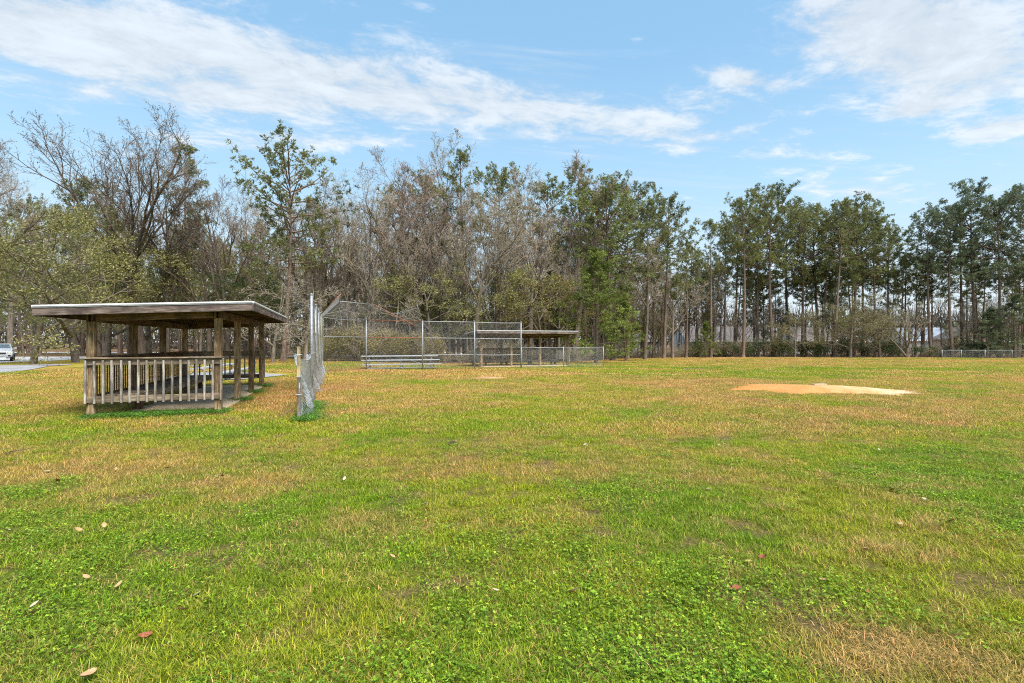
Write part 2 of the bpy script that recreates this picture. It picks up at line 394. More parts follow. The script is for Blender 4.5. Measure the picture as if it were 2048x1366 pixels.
def bare_soil(x, y):
    return smoothstep(.60, .72, fbm(np.asarray(x) / .42, np.asarray(y) / .34, 131, 3)) * smoothstep(16, 9, y)
def tint(x, y, jit=0, seed=1):
    x = np.asarray(x, float); y = np.asarray(y, float)
    d = dryness(x, y)
    if jit: d = np.clip(d + (np.random.RandomState(seed).rand(len(x)) - .5) * jit, 0, 1)
    g2 = smoothstep(.35, .65, fbm(x / 1.7, y / 1.7, 41, 3))[:, None]
    green = np.array([.17, .29, .012]) * (1 - g2) + np.array([.27, .33, .016]) * g2
    tan = np.array([.43, .31, .075]); brown = np.array([.46, .28, .10])
    b = smoothstep(.4, .7, fbm(x / 2.3, y / 2.3, 61, 3))[:, None]
    dry = tan * (1 - b) + brown * b
    c = green * (1 - d[:, None]) + dry * d[:, None]
    e = yedge(x) - y                                                 # forest floor: red-brown straw and leaves
    w = smoothstep(1.2, -.6, e + (fbm(x / 3, y / 3, 77, 3) - .5) * 5)[:, None] * (.95 * smoothstep(-19, -12, x) + (.45 + .5 * smoothstep(52, 60, y)) * (1 - smoothstep(-19, -12, x)))[:, None]
    c = c * (1 - w) + np.array([.19, .115, .078]) * w
    dx, dy = x - MOUND[0], y - MOUND[1]; ca, sa = math.cos(.28), math.sin(.28)
    w = np.exp(-(((dx * ca - dy * sa) / 3.6) ** 2 + ((dx * sa + dy * ca) / 2.2) ** 2) ** 2)[:, None] * .55
    c = c * (1 - w) + np.array([.4, .27, .11]) * w
    w = np.exp(-(((x + 7.6) / 2.2) ** 2 + ((y - 18.6) / 2.6) ** 2) ** 2)[:, None] * .35      # straw caught along the fence
    c = c * (1 - w) + np.array([.3, .14, .06]) * w
    return c

def np_mesh(name, verts, faces, mats=()):
    me = bpy.data.meshes.new(name); me.from_pydata([tuple(v) for v in verts], [], faces)
    for m in mats: me.materials.append(m)
    return me
def build_ground():
    xs = np.concatenate([np.linspace(-900, -130, 12), np.linspace(-120, -30, 46), np.linspace(-28, 28, 225), np.linspace(30, 120, 46), np.linspace(130, 900, 12)])
    ys = np.concatenate([np.linspace(-60, -4, 8), np.linspace(-2, 30, 150), np.linspace(30.5, 90, 110), np.linspace(95, 260, 20), np.linspace(300, 1500, 10)])
    X, Y = np.meshgrid(xs, ys); x, y = X.ravel(), Y.ravel(); z = gz(x, y)
    nx, ny = len(xs), len(ys)
    I = np.arange(nx * ny).reshape(ny, nx)
    faces = np.stack([I[:-1, :-1], I[:-1, 1:], I[1:, 1:], I[1:, :-1]], -1).reshape(-1, 4)
    me = np_mesh('ground', np.stack([x, y, z], 1), faces.tolist())
    ca = me.color_attributes.new('tint', 'FLOAT_COLOR', 'POINT')
    b = bare_soil(x, y)[:, None] * .7; c0 = tint(x, y) * (1 - b) + np.array([.42, .25, .15]) * b
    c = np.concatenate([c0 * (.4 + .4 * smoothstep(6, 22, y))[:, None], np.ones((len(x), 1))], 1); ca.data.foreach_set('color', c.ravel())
    me.polygons.foreach_set('use_smooth', [True] * len(me.polygons))
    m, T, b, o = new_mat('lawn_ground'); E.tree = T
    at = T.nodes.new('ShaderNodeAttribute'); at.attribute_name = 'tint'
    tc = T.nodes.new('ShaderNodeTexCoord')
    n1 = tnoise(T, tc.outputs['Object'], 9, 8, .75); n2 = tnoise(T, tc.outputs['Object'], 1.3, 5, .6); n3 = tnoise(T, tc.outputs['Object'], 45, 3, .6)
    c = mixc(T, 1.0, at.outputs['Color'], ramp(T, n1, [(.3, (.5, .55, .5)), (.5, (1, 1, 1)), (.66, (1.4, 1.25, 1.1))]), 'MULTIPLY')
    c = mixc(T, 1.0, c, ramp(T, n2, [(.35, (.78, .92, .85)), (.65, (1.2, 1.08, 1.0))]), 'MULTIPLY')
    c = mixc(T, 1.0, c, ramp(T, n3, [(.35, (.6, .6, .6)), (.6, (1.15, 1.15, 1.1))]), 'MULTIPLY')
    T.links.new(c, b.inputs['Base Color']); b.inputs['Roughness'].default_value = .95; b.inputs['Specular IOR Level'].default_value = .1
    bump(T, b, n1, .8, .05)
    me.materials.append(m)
    tag(link('ground', me), 'wide grassy ball field with green and dry tan patches', kind='structure')
build_ground()

def sheet(name, pts, mat, lift, label, steps=1, kind='structure'):
    """flat paved sheet following the ground: a fan of rings from its middle"""
    pts = [Vector((p[0], p[1], 0)) for p in pts]
    dense = []
    for a, b in zip(pts, pts[1:] + pts[:1]):
        n = max(1, int((b - a).length / 1.5))
        dense += [a.lerp(b, i / n) for i in range(n)]
    c = sum(dense, Vector()) / len(dense); K = 8; n = len(dense)
    v = [(c.x, c.y, gzf(c.x, c.y) + lift)]; f = []
    for k in range(1, K + 1):
        for p in dense:
            q = c.lerp(p, k / K); v.append((q.x, q.y, gzf(q.x, q.y) + lift))
    for i in range(n):
        f.append((0, 1 + i, 1 + (i + 1) % n))
        for k in range(K - 1):
            o = 1 + k * n; f.append((o + i, o + n + i, o + n + (i + 1) % n, o + (i + 1) % n))
    return tag(link(name, np_mesh(name, v, f, [mat])), label, kind=kind)
def strip(name, cl, width, mat, lift, label):
    """a road along a centre line"""
    P = []
    for a, b in zip(cl, cl[1:]):
        n = max(1, int(math.hypot(b[0] - a[0], b[1] - a[1]) / 2))
        P += [(a[0] + (b[0] - a[0]) * i / n, a[1] + (b[1] - a[1]) * i / n) for i in range(n)]
    P.append(cl[-1]); v = []; f = []
    for i, p in enumerate(P):
        a = P[max(0, i - 1)]; b = P[min(len(P) - 1, i + 1)]; t = Vector((b[0] - a[0], b[1] - a[1])).normalized(); nn = Vector((-t.y, t.x))
        for k in range(5):
            q = Vector(p) + nn * width * (k / 4 - .5); v.append((q.x, q.y, gzf(q.x, q.y) + lift))
    for i in range(len(P) - 1):
        for k in range(4): f.append((i * 5 + k, i * 5 + k + 1, i * 5 + 6 + k, i * 5 + 5 + k)[::-1])
    return tag(link(name, np_mesh(name, v, f, [mat])), label, kind='structure')
strip('road', [(-150, 78), (-60, 77), (-10, 84), (10, 95)], 6.5, M['road'], .03, 'pale road passing far behind the left trees')
strip('parking_lane', [(-120, 53.5), (-46, 53.5), (-28, 55.5), (-16, 60)], 4.2, M['road'], .026, 'pale parking lane behind the dugout and left trees')
sheet('parking_apron', [(-60, 40.2), (-41.5, 40.2), (-40.5, 44), (-42.5, 51.6), (-60, 51.6)], M['road'], .02, 'pale paved apron under the white car')
sheet('path', [G(-60, 753), G(0, 748), G(36, 743.5), G(72, 738), G(97, 733), G(112, 730.6), G(145, 729.6), G(140, 728.6), G(90, 729.3), G(50, 730.4), G(0, 731.5), G(-60, 733)], M['asphalt'], .03, 'dark grey asphalt path at the left')
sheet('bleacher_pad', [(-11.3, 25.2), (-11.9, 22.1), (-16, 21.6), (-16.8, 27.0), (-14, 27)], M['asphalt'], .03, 'grey pad beyond the near dugout under the bleachers')

# ------------------------------------------------------------------ dirt on the infield
def dirt_patch(name, cx, cy_, rx, ry, rot, h, seed, label, stops):
    n, K = 72, 12; v = [(0, 0, h + gzf(cx, cy_) + .012)]; f = []; rr = np.random.RandomState(seed)
    a = np.arange(n) / n * 2 * math.pi
    rad = 1 + (fbm(np.cos(a) * 2 + 9, np.sin(a) * 2 + 9, seed, 4) - .5) * 1.1 + (rr.rand(n) - .5) * .22
    for k in range(1, K + 1):
        t = k / K
        for i in range(n):
            r_ = rad[i] * t; lx, ly = math.cos(a[i]) * rx * r_, math.sin(a[i]) * ry * r_
            x, y = lx * math.cos(rot) - ly * math.sin(rot), lx * math.sin(rot) + ly * math.cos(rot)
            v.append((x, y, gzf(cx + x, cy_ + y) + h * (1 - t * t) + .012 * (1 - t ** 8) - .004 * (t >= 1)))
    for i in range(n):
        f.append((0, 1 + i, 1 + (i + 1) % n))
        for k in range(K - 1):
            o = 1 + k * n; f.append((o + i, o + n + i, o + n + (i + 1) % n, o + (i + 1) % n))
    m, T, b, o = new_mat(name + '_soil'); tc = T.nodes.new('ShaderNodeTexCoord')
    sp = T.nodes.new('ShaderNodeSeparateXYZ'); T.links.new(tc.outputs['Object'], sp.inputs[0]); E.tree = T
    n1 = E(tnoise(T, tc.outputs['Object'], 1.6, 6, .65)); n2 = tnoise(T, tc.outputs['Object'], 14, 6, .7)
    fac = (E(sp.outputs[0]) * (.36 / rx) + .5 + (n1 - .5) * 1.1).sat()
    c = mixc(T, 1.0, ramp(T, fac.v, stops), ramp(T, n2, [(.3, (.72, .72, .72)), (.65, (1.1, 1.1, 1.1))]), 'MULTIPLY')
    T.links.new(c, b.inputs['Base Color']); b.inputs['Roughness'].default_value = .95; b.inputs['Specular IOR Level'].default_value = .1; bump(T, b, n2, .7, .02)
    me = np_mesh(name, v, f, [m]); me.polygons.foreach_set('use_smooth', [True] * len(me.polygons))
    ob = link(name, me); ob.location = (cx, cy_, 0); return tag(ob, label, kind='structure')
dirt_patch('pitching_mound', MOUND[0] - .12, MOUND[1], 2.6, 1.45, -.28, .15, 5, 'bare orange and pale sandy dirt of the pitching mound',
           [(.1, (.48, .21, .06)), (.45, (.5, .25, .09)), (.68, (.55, .34, .16)), (.95, (.6, .47, .31))])
dirt_patch('home_plate_dirt', *PLATE, .85, .75, .2, .02, 9, 'small worn patch of pinkish bare dirt in front of the backstop', [(.2, (.36, .2, .1)), (.6, (.44, .27, .15)), (.9, (.5, .36, .22))])
x, y = G(1638, 779); mb = MB(); mb.box((0, 0, .03), (.30, 0, 0), (0, .08, 0), (0, 0, .03))
o = link('pitching_rubber', mb.mesh('pitching_rubber', M['leaf_pale'])); o.location = (x, y, gzf(x, y) + .14); o.rotation_euler = (0, 0, .35)
tag(o, 'small pale slab lying on the orange dirt of the pitching mound', 'pitching plate')

# ------------------------------------------------------------------ dugouts
S_LEN, W_LEN = 7.25, 2.5
D1 = Vector((-.329, .944, 0)).normalized(); L1 = Vector((-.944, -.329, 0)).normalized()
def build_dugout():
    ang = math.atan2(D1.y, D1.x)
    t = thing('dugout', 'large weathered wooden dugout with flat roof nearest the camera, beside the chain link fence', 'dugout', (-7.08, 12.06, gzf(-7.08, 12.06)), ang, 'wooden dugouts')
    # local x = along the bench, local y = towards the back
    zr = lambda w: 2.60 - .047 * (w + .76)
    PX = [0, S_LEN / 3, 2 * S_LEN / 3, S_LEN]
    for i, s in enumerate(PX):
        for w in (0, W_LEN):
            top = zr(w) - .30
            p = board('post', t, (s, w, -.25), (s, w, top), .15, .15, (1, 0, 0), M['post'], (rng.random() - .5) * .06)
            if i == 0:
                k = MB(); hz_ = 1.93 if w == 0 else 1.98
                k.tube([(hz_ + .25, .02 - .04 * (w > 0), -.0735), (hz_ + .25, .02 - .04 * (w > 0), -.0775)], [.03, .026], 10, cap=True)
                kn = link('knot', k.mesh('knot', M['knot']), p)
                k2 = MB(); k2.tube([(hz_ + .25, -.0735, .0), (hz_ + .25, -.0775, .0)], [.03, .026], 10, cap=True)
                link('knot', k2.mesh('knot', M['knot']), p)
    for w in (-.045, .045):
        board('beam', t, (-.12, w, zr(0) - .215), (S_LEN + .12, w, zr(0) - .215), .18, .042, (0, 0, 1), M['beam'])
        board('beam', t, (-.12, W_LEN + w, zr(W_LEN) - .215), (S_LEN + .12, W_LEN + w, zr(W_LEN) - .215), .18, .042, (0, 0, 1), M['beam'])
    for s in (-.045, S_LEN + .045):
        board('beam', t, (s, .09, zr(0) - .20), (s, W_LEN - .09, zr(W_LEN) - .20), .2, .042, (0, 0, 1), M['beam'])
    n = 14
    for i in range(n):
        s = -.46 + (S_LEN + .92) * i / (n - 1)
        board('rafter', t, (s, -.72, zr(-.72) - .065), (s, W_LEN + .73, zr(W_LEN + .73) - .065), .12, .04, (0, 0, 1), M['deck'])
    # roof deck boards, roofing sheet
    rf = MB(); a, b = -.5, S_LEN + .5; w0, w1 = -.78, W_LEN + .79
    rf.box(((a + b) / 2, (w0 + w1) / 2, zr((w0 + w1) / 2) + .045), ((b - a) / 2, 0, 0), (0, (w1 - w0) / 2, -.047 * (w1 - w0) / 2), (0, 0, .012))
    roof = link('roof', rf.mesh('roof', M['roofing']), t)
    nb = 21
    for i in range(nb):
        w = w0 + .012 + (w1 - w0 - .024) * (i + .5) / nb
        board('deck_board', roof, (a + .01, w, zr(w) + .015), (b - .01, w, zr(w) + .015), (w1 - w0) / nb - .008, .026, (0, 1, 0), M['deck'])
    e = .028
    for (p0, p1) in (((a - e, w0 - e, 0), (a - e, w1 + e, 0)), ((b + e, w0 - e, 0), (b + e, w1 + e, 0)), ((a, w0 - e, 0), (b, w0 - e, 0)), ((a, w1 + e, 0), (b, w1 + e, 0))):
        q0 = (p0[0], p0[1], zr(p0[1]) - .085); q1 = (p1[0], p1[1], zr(p1[1]) - .085)
        board('fascia_board', t, q0, q1, .17, .04, (0, 0, 1), M['fascia'])
        off = Vector((p0[0] - (a + b) / 2 if abs(p0[0] - p1[0]) < .01 else 0, p0[1] - (w0 + w1) / 2 if abs(p0[1] - p1[1]) < .01 else 0, 0)).normalized() * .014
        d0 = Vector((q0[0], q0[1], q0[2] + .113)) + off; d1 = Vector((q1[0], q1[1], q1[2] + .113)) + off
        d0.z += .008; d1.z += .008; board('drip_edge', t, d0, d1, .036, .05, (0, 0, 1), M['white_metal'])
        d0.z -= .032; d1.z -= .032; board('drip_edge', t, d0 + off * .3, d1 + off * .3, .022, .03, (0, 0, 1), M['galv'])
    # end railings, on the outside of the posts
    for s, sg in ((-.075, -1), (S_LEN + .075, 1)):
        board('top_rail', t, (s + sg * .022, -.09, 1.235), (s + sg * .022, W_LEN + .09, 1.235), .14, .04, (0, 0, 1), M['rail'])
        board('cap_rail', t, (s + sg * .03, -.1, 1.324), (s + sg * .03, W_LEN + .1, 1.324), .13, .034, (1, 0, 0), M['rail'])
        board('bottom_rail', t, (s + sg * .022, -.09, .40), (s + sg * .022, W_LEN + .09, .40), .14, .04, (0, 0, 1), M['rail'])
        for i in range(17):
            w = -.07 + (W_LEN + .14) * i / 16 + (rng.random() - .5) * .014; j = (rng.random() - .5) * .03; j2 = (rng.random() - .5) * .03
            board('baluster', t, (s + sg * .064, w, .31 + j), (s + sg * .064, w + (rng.random() - .5) * .012, 1.27 + j2), .044, .04, (0, 1, 0), M['grey'])
    # back wall of upright slats between the back posts
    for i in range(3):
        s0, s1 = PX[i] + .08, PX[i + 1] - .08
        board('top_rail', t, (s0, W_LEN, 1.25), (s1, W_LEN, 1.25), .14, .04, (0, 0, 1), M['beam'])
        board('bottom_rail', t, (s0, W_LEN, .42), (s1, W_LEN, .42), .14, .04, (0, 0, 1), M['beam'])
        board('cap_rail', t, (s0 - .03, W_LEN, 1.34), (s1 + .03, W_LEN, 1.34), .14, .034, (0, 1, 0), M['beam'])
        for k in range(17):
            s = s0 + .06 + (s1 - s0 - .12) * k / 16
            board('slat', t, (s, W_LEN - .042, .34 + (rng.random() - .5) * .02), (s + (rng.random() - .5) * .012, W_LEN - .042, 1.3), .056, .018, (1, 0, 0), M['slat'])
    # bench
    for w in (1.78, 1.99, 2.2):
        board('seat_plank', t, (.12, w, .465), (S_LEN - .12, w, .465), .19, .04, (0, 1, 0), M['rail'])
    board('seat_skirt', t, (.14, 1.69, .375), (S_LEN - .14, 1.69, .375), .13, .04, (0, 0, 1), M['rail'])
    for s in (.9, S_LEN / 3 + .25, 2 * S_LEN / 3, S_LEN - .6):
        board('bench_leg', t, (s, 1.9, -.1), (s, 1.9, .442), .14, .14, (1, 0, 0), M['beam'])
    return t
dug = build_dugout()
dug2 = copy_tree(dug)
B2 = Vector((-5.67, 31.7, 0)); S2 = -L1                             # the third base line runs along -L1
p = B2 + S2 * 4.71 + D1 * 3.0
dug2.location = (p.x, p.y, gzf(p.x, p.y)); dug2.rotation_euler = (0, 0, math.atan2(S2.y, S2.x)); dug2.scale = (.945, .945, 1.0)
dug2['label'] = 'far wooden dugout with pale roof edge, beyond the infield behind chain link'
def slab(name, o0, sx, sy, s0, s1, w0, w1, top, label):
    mb = MB(); c = o0 + sx * (s0 + s1) / 2 + sy * (w0 + w1) / 2
    n = 40; pts = []
    for (a, b, c_, d) in ((s0, w0, s1, w0), (s1, w0, s1, w1), (s1, w1, s0, w1), (s0, w1, s0, w0)):
        for k in range(10): pts.append((a + (c_ - a) * k / 10 + (rng.random() - .5) * .05, b + (d - b) * k / 10 + (rng.random() - .5) * .05))
    for z in (-.15, top): mb.v += [tuple(o0 + sx * q[0] + sy * q[1] + Vector((0, 0, z))) for q in pts]
    for i in range(n): mb.f.append((i, (i + 1) % n, n + (i + 1) % n, n + i))
    mb.f.append(tuple(range(n, 2 * n)))
    return tag(link(name, mb.mesh(name, M['concrete'])), label, kind='structure')
slab('concrete_slab', Vector(dug.location), D1, L1, .35, S_LEN + .3, -.12, 1.95, .045, 'brown stained concrete slab under the near dugout')
slab('concrete_slab', Vector(dug2.location), S2, D1, .2, 6.8, -.1, 1.9, .05, 'concrete slab under the far dugout')

# ------------------------------------------------------------------ chain link: low fence beside the near dugout
FW = Vector((-4.68, 10.97, 0)); FD = Vector((-.3277, .9448, 0)).normalized(); FN = Vector((FD.y, -FD.x, 0))     # FN points into the field
def fp(t, z=0, off=0):
    p = FW + FD * t + FN * off; return (p.x, p.y, gzf(p.x, p.y) + z)
lf = thing('chain_link_fence', 'low buckled chain link fence with pale wooden end post beside the near dugout', 'fence', fp(0), 0, 'chain link fences')
inv = Vector(lf.location)
loc = lambda q: tuple(Vector(q) - inv)
board('wooden_post', lf, loc(fp(0, -.3)), loc(fp(0, .93)), .066, .066, tuple(FN), M['grey'])
board('wooden_post', lf, loc(fp(0.003, .93)), loc(fp(0.02, 1.6)), .068, .068, tuple(FN), M['pale'])['label'] = 'newer pale top piece of the wooden post'
for z in (.55, .95, 1.42):
    mb = MB(); q = Vector(loc(fp(0, z))); mb.tube([q + FN * (.055 * math.cos(k / 6 * 2 * math.pi)) * 1.25 + FD * (.055 * math.sin(k / 6 * 2 * math.pi)) * 1.25 for k in range(7)], [.006] * 7, 4)
    link('wire_tie', mb.mesh('wire_tie', M['wire']), lf)
for t in (3.6, 6.9): pipe('fence_post', lf, [loc(fp(t, -.3, -.03)), loc(fp(t, 1.33, -.03))], .03, M['galv'])
def low_sheet(u, v):
    t = u; z = v
    sag = 1.36 - .16 * math.exp(-((t - 2.6) / .9) ** 2) + .05 * math.sin(t * 2.6) - .1 * math.exp(-((t - 5.2) / .8) ** 2)
    z = v / 1.25 * sag
    bul = .13 * math.exp(-((t - .9) / .8) ** 2) * math.sin(v * 3.3 + .6) + .08 * math.sin(t * 2.1 + v * 1.7) * min(1, t / .5) + .10 * math.exp(-((v - .05) / .25) ** 2) * min(1, t)
    if t < .3: bul *= t / .3
    return loc(fp(t, z + .02, bul + .02))
chainlink('chain_link_mesh', lf, low_sheet, 6.0, 1.25, M['wire'], .06, .0043, .16)
mb = MB(); pts = [low_sheet(u * .15, 1.25) for u in range(41)]; mb.tube(pts, [.007] * 41, 5); link('tension_wire', mb.mesh('tension_wire', M['wire']), lf)
mb = MB(); pts = [low_sheet(.05 + .12 * math.sin(k * .8), 1.25 * k / 12) for k in range(13)]; mb.tube(pts, [.008] * 13, 5); link('tension_wire', mb.mesh('tension_wire', M['wire']), lf)

# ------------------------------------------------------------------ backstop
bs = thing('backstop', 'tall galvanised chain link backstop with leaning hood and rusted rails behind home plate', 'backstop', (0, 0, 0))
B0 = FW + FD * 17.4; B1 = Vector((-8.95, 30.7, 0)); B3 = B2 + S2 * 3.4; B4 = B2 + S2 * 6.65
TOP = 3.04
def at(p, z): return Vector((p.x, p.y, gzf(p.x, p.y) * .6 + z))
def bpost(p, top=TOP, r=.042):
    o = pipe('post', bs, [at(p, -.3), at(p, top + .04)], r, M['galv'])
    mb = MB(); mb.tube([at(p, top + .04), at(p, top + .08), at(p, top + .1)], [r + .008, r + .005, .01], 8, cap=True); link('post_cap', mb.mesh('post_cap', M['galv'], True), o)
wing_t = [5.5, 8.5, 11.5, 14.4]
for t in wing_t: bpost(FW + FD * t, TOP + (.12 if t < 6 else 0), .045 if t < 6 else .038)
for p in (B0, B1, B2, B3, B4): bpost(p)
def rail(a, b, z, mat, sag=0.0, r=.021):
    pa, pb = at(a, z), at(b, z); pts = [pa.lerp(pb, k / 10) - Vector((0, 0, sag * math.sin(math.pi * k / 10))) for k in range(11)]
    pipe('rail', bs, pts, r, M[mat])
def panel(a, b, z0, z1, step=.085, r=.0024, buckle=0.0):
    pa, pb = at(a, 0), at(b, 0); Lh = (b - a).length; n = Vector((pb - pa).cross(Vector((0, 0, 1)))).normalized()
    def f(u, v):
        q = pa.lerp(pb, u / Lh); q.z += z0 + v
        if buckle: q = q + n * (buckle * math.exp(-((v) / .45) ** 2) * (math.sin(u * 2.2) + .9) + .03 * math.sin(u * 1.9 + v * 2.3))
        return q
    chainlink('chain_link_mesh', bs, f, Lh, z1 - z0, M['wire'] if buckle else M['wire_dull'], step, r, .25 if buckle else 3.0)
WS = FW + FD * 5.5
for z in (TOP, 2.0): rail(WS, B0, z, 'galv')
panel(WS, B0, .03, TOP, .075, .0036, .13)
LEV = (TOP, 1.98, .9)
for a, b, mats in ((B0, B1, ('galv', 'galv', None)), (B1, B2, ('rust', 'rust', None)), (B2, B3, ('galv', 'galv', 'galv')), (B3, B4, ('galv', 'galv', 'galv'))):
    for z, m in zip(LEV, mats):
        if m: rail(a, b, z, m, .07 if (a is B0 and z == TOP) else (.03 if a is B3 else 0))
    panel(a, b, .02, TOP)
# hood
HW = Vector((-8.42, 24.5, 3.98)); H0 = Vector((-9.3, 26.95, 3.87)); H1 = Vector((-8.35, 30.4, 3.93)); H2 = Vector((-5.86, 30.9, 3.95))
W0 = at(FW + FD * 14.4, TOP)
T0, T1, T2 = at(B0, TOP), at(B1, TOP), at(B2, TOP)
def hood(a, b, c, d, sag=0.0):      # a-b along the posts, d-c along the outer edge
    Lu = (b - a).length; Lv = ((d - a).length + (c - b).length) / 2
    def f(u, v):
        s, t = u / Lu, v / Lv; q = a.lerp(b, s).lerp(d.lerp(c, s), t)
        if sag: q = q - Vector((0, 0, sag * t * max(0.0, math.sin(math.pi * min(1, max(0, s)))) ** 1.5))
        return q
    chainlink('hood_mesh', bs, f, Lu, Lv, M['wire_dull'], .085, .0022, .3 if sag else 3)
    return f
hood(W0, T0, H0, HW); hood(T0, T1, H1, H0); fs = hood(T1, T2, H2, H1, .45)
pipe('hood_brace', bs, [W0, W0.lerp(HW, 1.06)], .02, M['rust']); pipe('hood_brace', bs, [T0, H0], .022, M['galv']); pipe('hood_brace', bs, [T1, H1.lerp(T1, -.06)], .02, M['bark_pine'])
pipe('hood_brace', bs, [T2, H2.lerp(T2, -.04)], .018, M['galv'])
pipe('hood_rail', bs, [H0, H1], .022, M['galv']); pipe('hood_rail', bs, [HW, H0], .022, M['galv'])
pipe('fallen_rail', bs, [H1, Vector((-5.93, 30.6, 2.66))], .022, M['rust'])['label'] = 'rusty red rail hanging down at one end'
mb = MB(); pts = [fs(u / 12 * (T2 - T1).length, 1.0) for u in range(13)]; mb.tube(pts, [.008] * 13, 4); link('tension_wire', mb.mesh('tension_wire', M['wire']), bs)

# low fence past the backstop
lf2 = thing('chain_link_fence', 'straight low chain link fence in front of the far dugout, joined to the backstop', 'fence', (0, 0, 0), 0, 'chain link fences')
def straight_fence(root, pts, h, step=.085, r=.0026, postr=.026, railr=.02):
    for p in pts:
        o = pipe('fence_post', root, [Vector((p.x, p.y, gzf(p.x, p.y) - .3)), Vector((p.x, p.y, gzf(p.x, p.y) + h + .05))], postr, M['galv'])
    for a, b in zip(pts, pts[1:]):
        pa = Vector((a.x, a.y, gzf(a.x, a.y))); pb = Vector((b.x, b.y, gzf(b.x, b.y))); Lh = (b - a).length; up = Vector((0, 0, 1))
        pipe('top_rail', root, [pa + up * h, pb + up * h], railr, M['galv'])
        chainlink('chain_link_mesh', root, lambda u, v: pa.lerp(pb, u / Lh) + up * (v + .03), Lh, h - .03, M['wire'], step, r, 3)
straight_fence(lf2, [B4 + S2 * .05, B2 + S2 * 9.81, B2 + S2 * 12.96], 1.42)
lf3 = thing('chain_link_fence', 'distant low chain link fence along the right edge of the field before dark shrubs', 'fence', (0, 0, 0), 0, 'chain link fences')
pts = []
for u, Y in ((1884, 67), (1923, 66.5), (1970, 65.8), (2024, 65), (2082, 64.2), (2140, 63.4)):
    pts.append(Vector(((u - 1024) / F * Y, Y, 0)))
straight_fence(lf3, pts, 1.05, .12, .003, .045, .035)

# ------------------------------------------------------------------ bleachers
def build_bleacher(loc_, rz, label):
    t = thing('bleachers', label, 'bleachers', loc_, rz, 'aluminium bleachers')   # local x along the planks, y towards the back row
    L = 4.5
    for k, (y, z) in enumerate(((0, .28), (.62, .53), (1.24, .78))):
        board('seat_plank', t, (-.25, y, z), (L + .25, y, z), .27, .065, (0, 1, 0), M['alu'])
        if k: board('foot_plank', t, (-.1, y - .3, z - .28), (L + .1, y - .3, z - .28), .24, .035, (0, 1, 0), M['alu'])
    for x in (.25, L / 2, L - .25):
        fr = link('support_frame', None, t) if False else None
        board('base_rail', t, (x, -.15, .03), (x, 1.5, .03), .05, .04, (0, 0, 1), M['galv'])
        for y, z in ((0, .25), (.62, .5), (1.24, .75)): board('upright', t, (x, y, .05), (x, y, z), .05, .04, (0, 1, 0), M['galv'])
        board('brace', t, (x + .045, 0, .1), (x + .045, 1.24, .7), .04, .02, (0, 0, 1), M['galv'])
    for x0, x1 in ((.25, L / 2), (L - .25, L / 2)):
        board('cross_brace', t, (x0, 1.29, .08), (x1, 1.29, .7), .04, .02, (0, 0, 1), M['galv'])
    board('base_rail', t, (.1, -.1, .06), (L - .1, -.1, .06), .06, .04, (0, 0, 1), M['galv'])
    return t
q = B1 + D1 * .55 + S2 * .0
bl = build_bleacher((q.x, q.y, gzf(q.x, q.y)), math.atan2(S2.y, S2.x), 'three row aluminium bleachers standing just behind the rusted panel of the backstop')
bl2 = copy_tree(bl); bl2.location = (-12.5, 21.3, gzf(-12.5, 21.3) + .04); bl2.rotation_euler = (0, 0, math.atan2(.97, -.25))
bl2['label'] = 'aluminium bleachers half hidden behind the far end railing of the near dugout'

# ------------------------------------------------------------------ trees
def rvec(r):
    while True:
        x, y, z = r.uniform(-1, 1), r.uniform(-1, 1), r.uniform(-1, 1); d = x * x + y * y + z * z
        if .01 < d < 1: return Vector((x, y, z)) / math.sqrt(d)
def leaf_quad(mb, p, d, n, L, W, var):
    s = d.cross(n)
    if s.length < 1e-3: return
    s = s.normalized() * W; i = len(mb.v); q = p + d * L * .5; e = p + d * L
    mb.v += [tuple(p), tuple(q + s), tuple(e), tuple(q - s)]; mb.f.append((i, i + 1, i + 2, i + 3)); mb.var += [var] * 4
def tuft(mb, r, p, d, n, L, W, var):
    for _ in range(n):
        v = (d * .75 + rvec(r)).normalized(); l = L * r.uniform(.7, 1.1); s = v.cross(rvec(r)).normalized() * W; i = len(mb.v)
        q = p + v * l * .55
        mb.v += [tuple(p), tuple(q + s), tuple(p + v * l), tuple(q - s)]; mb.f.append((i, i + 1, i + 2, i + 3)); vv = min(1, max(0, var + r.uniform(-.2, .2))); mb.var += [vv] * 4

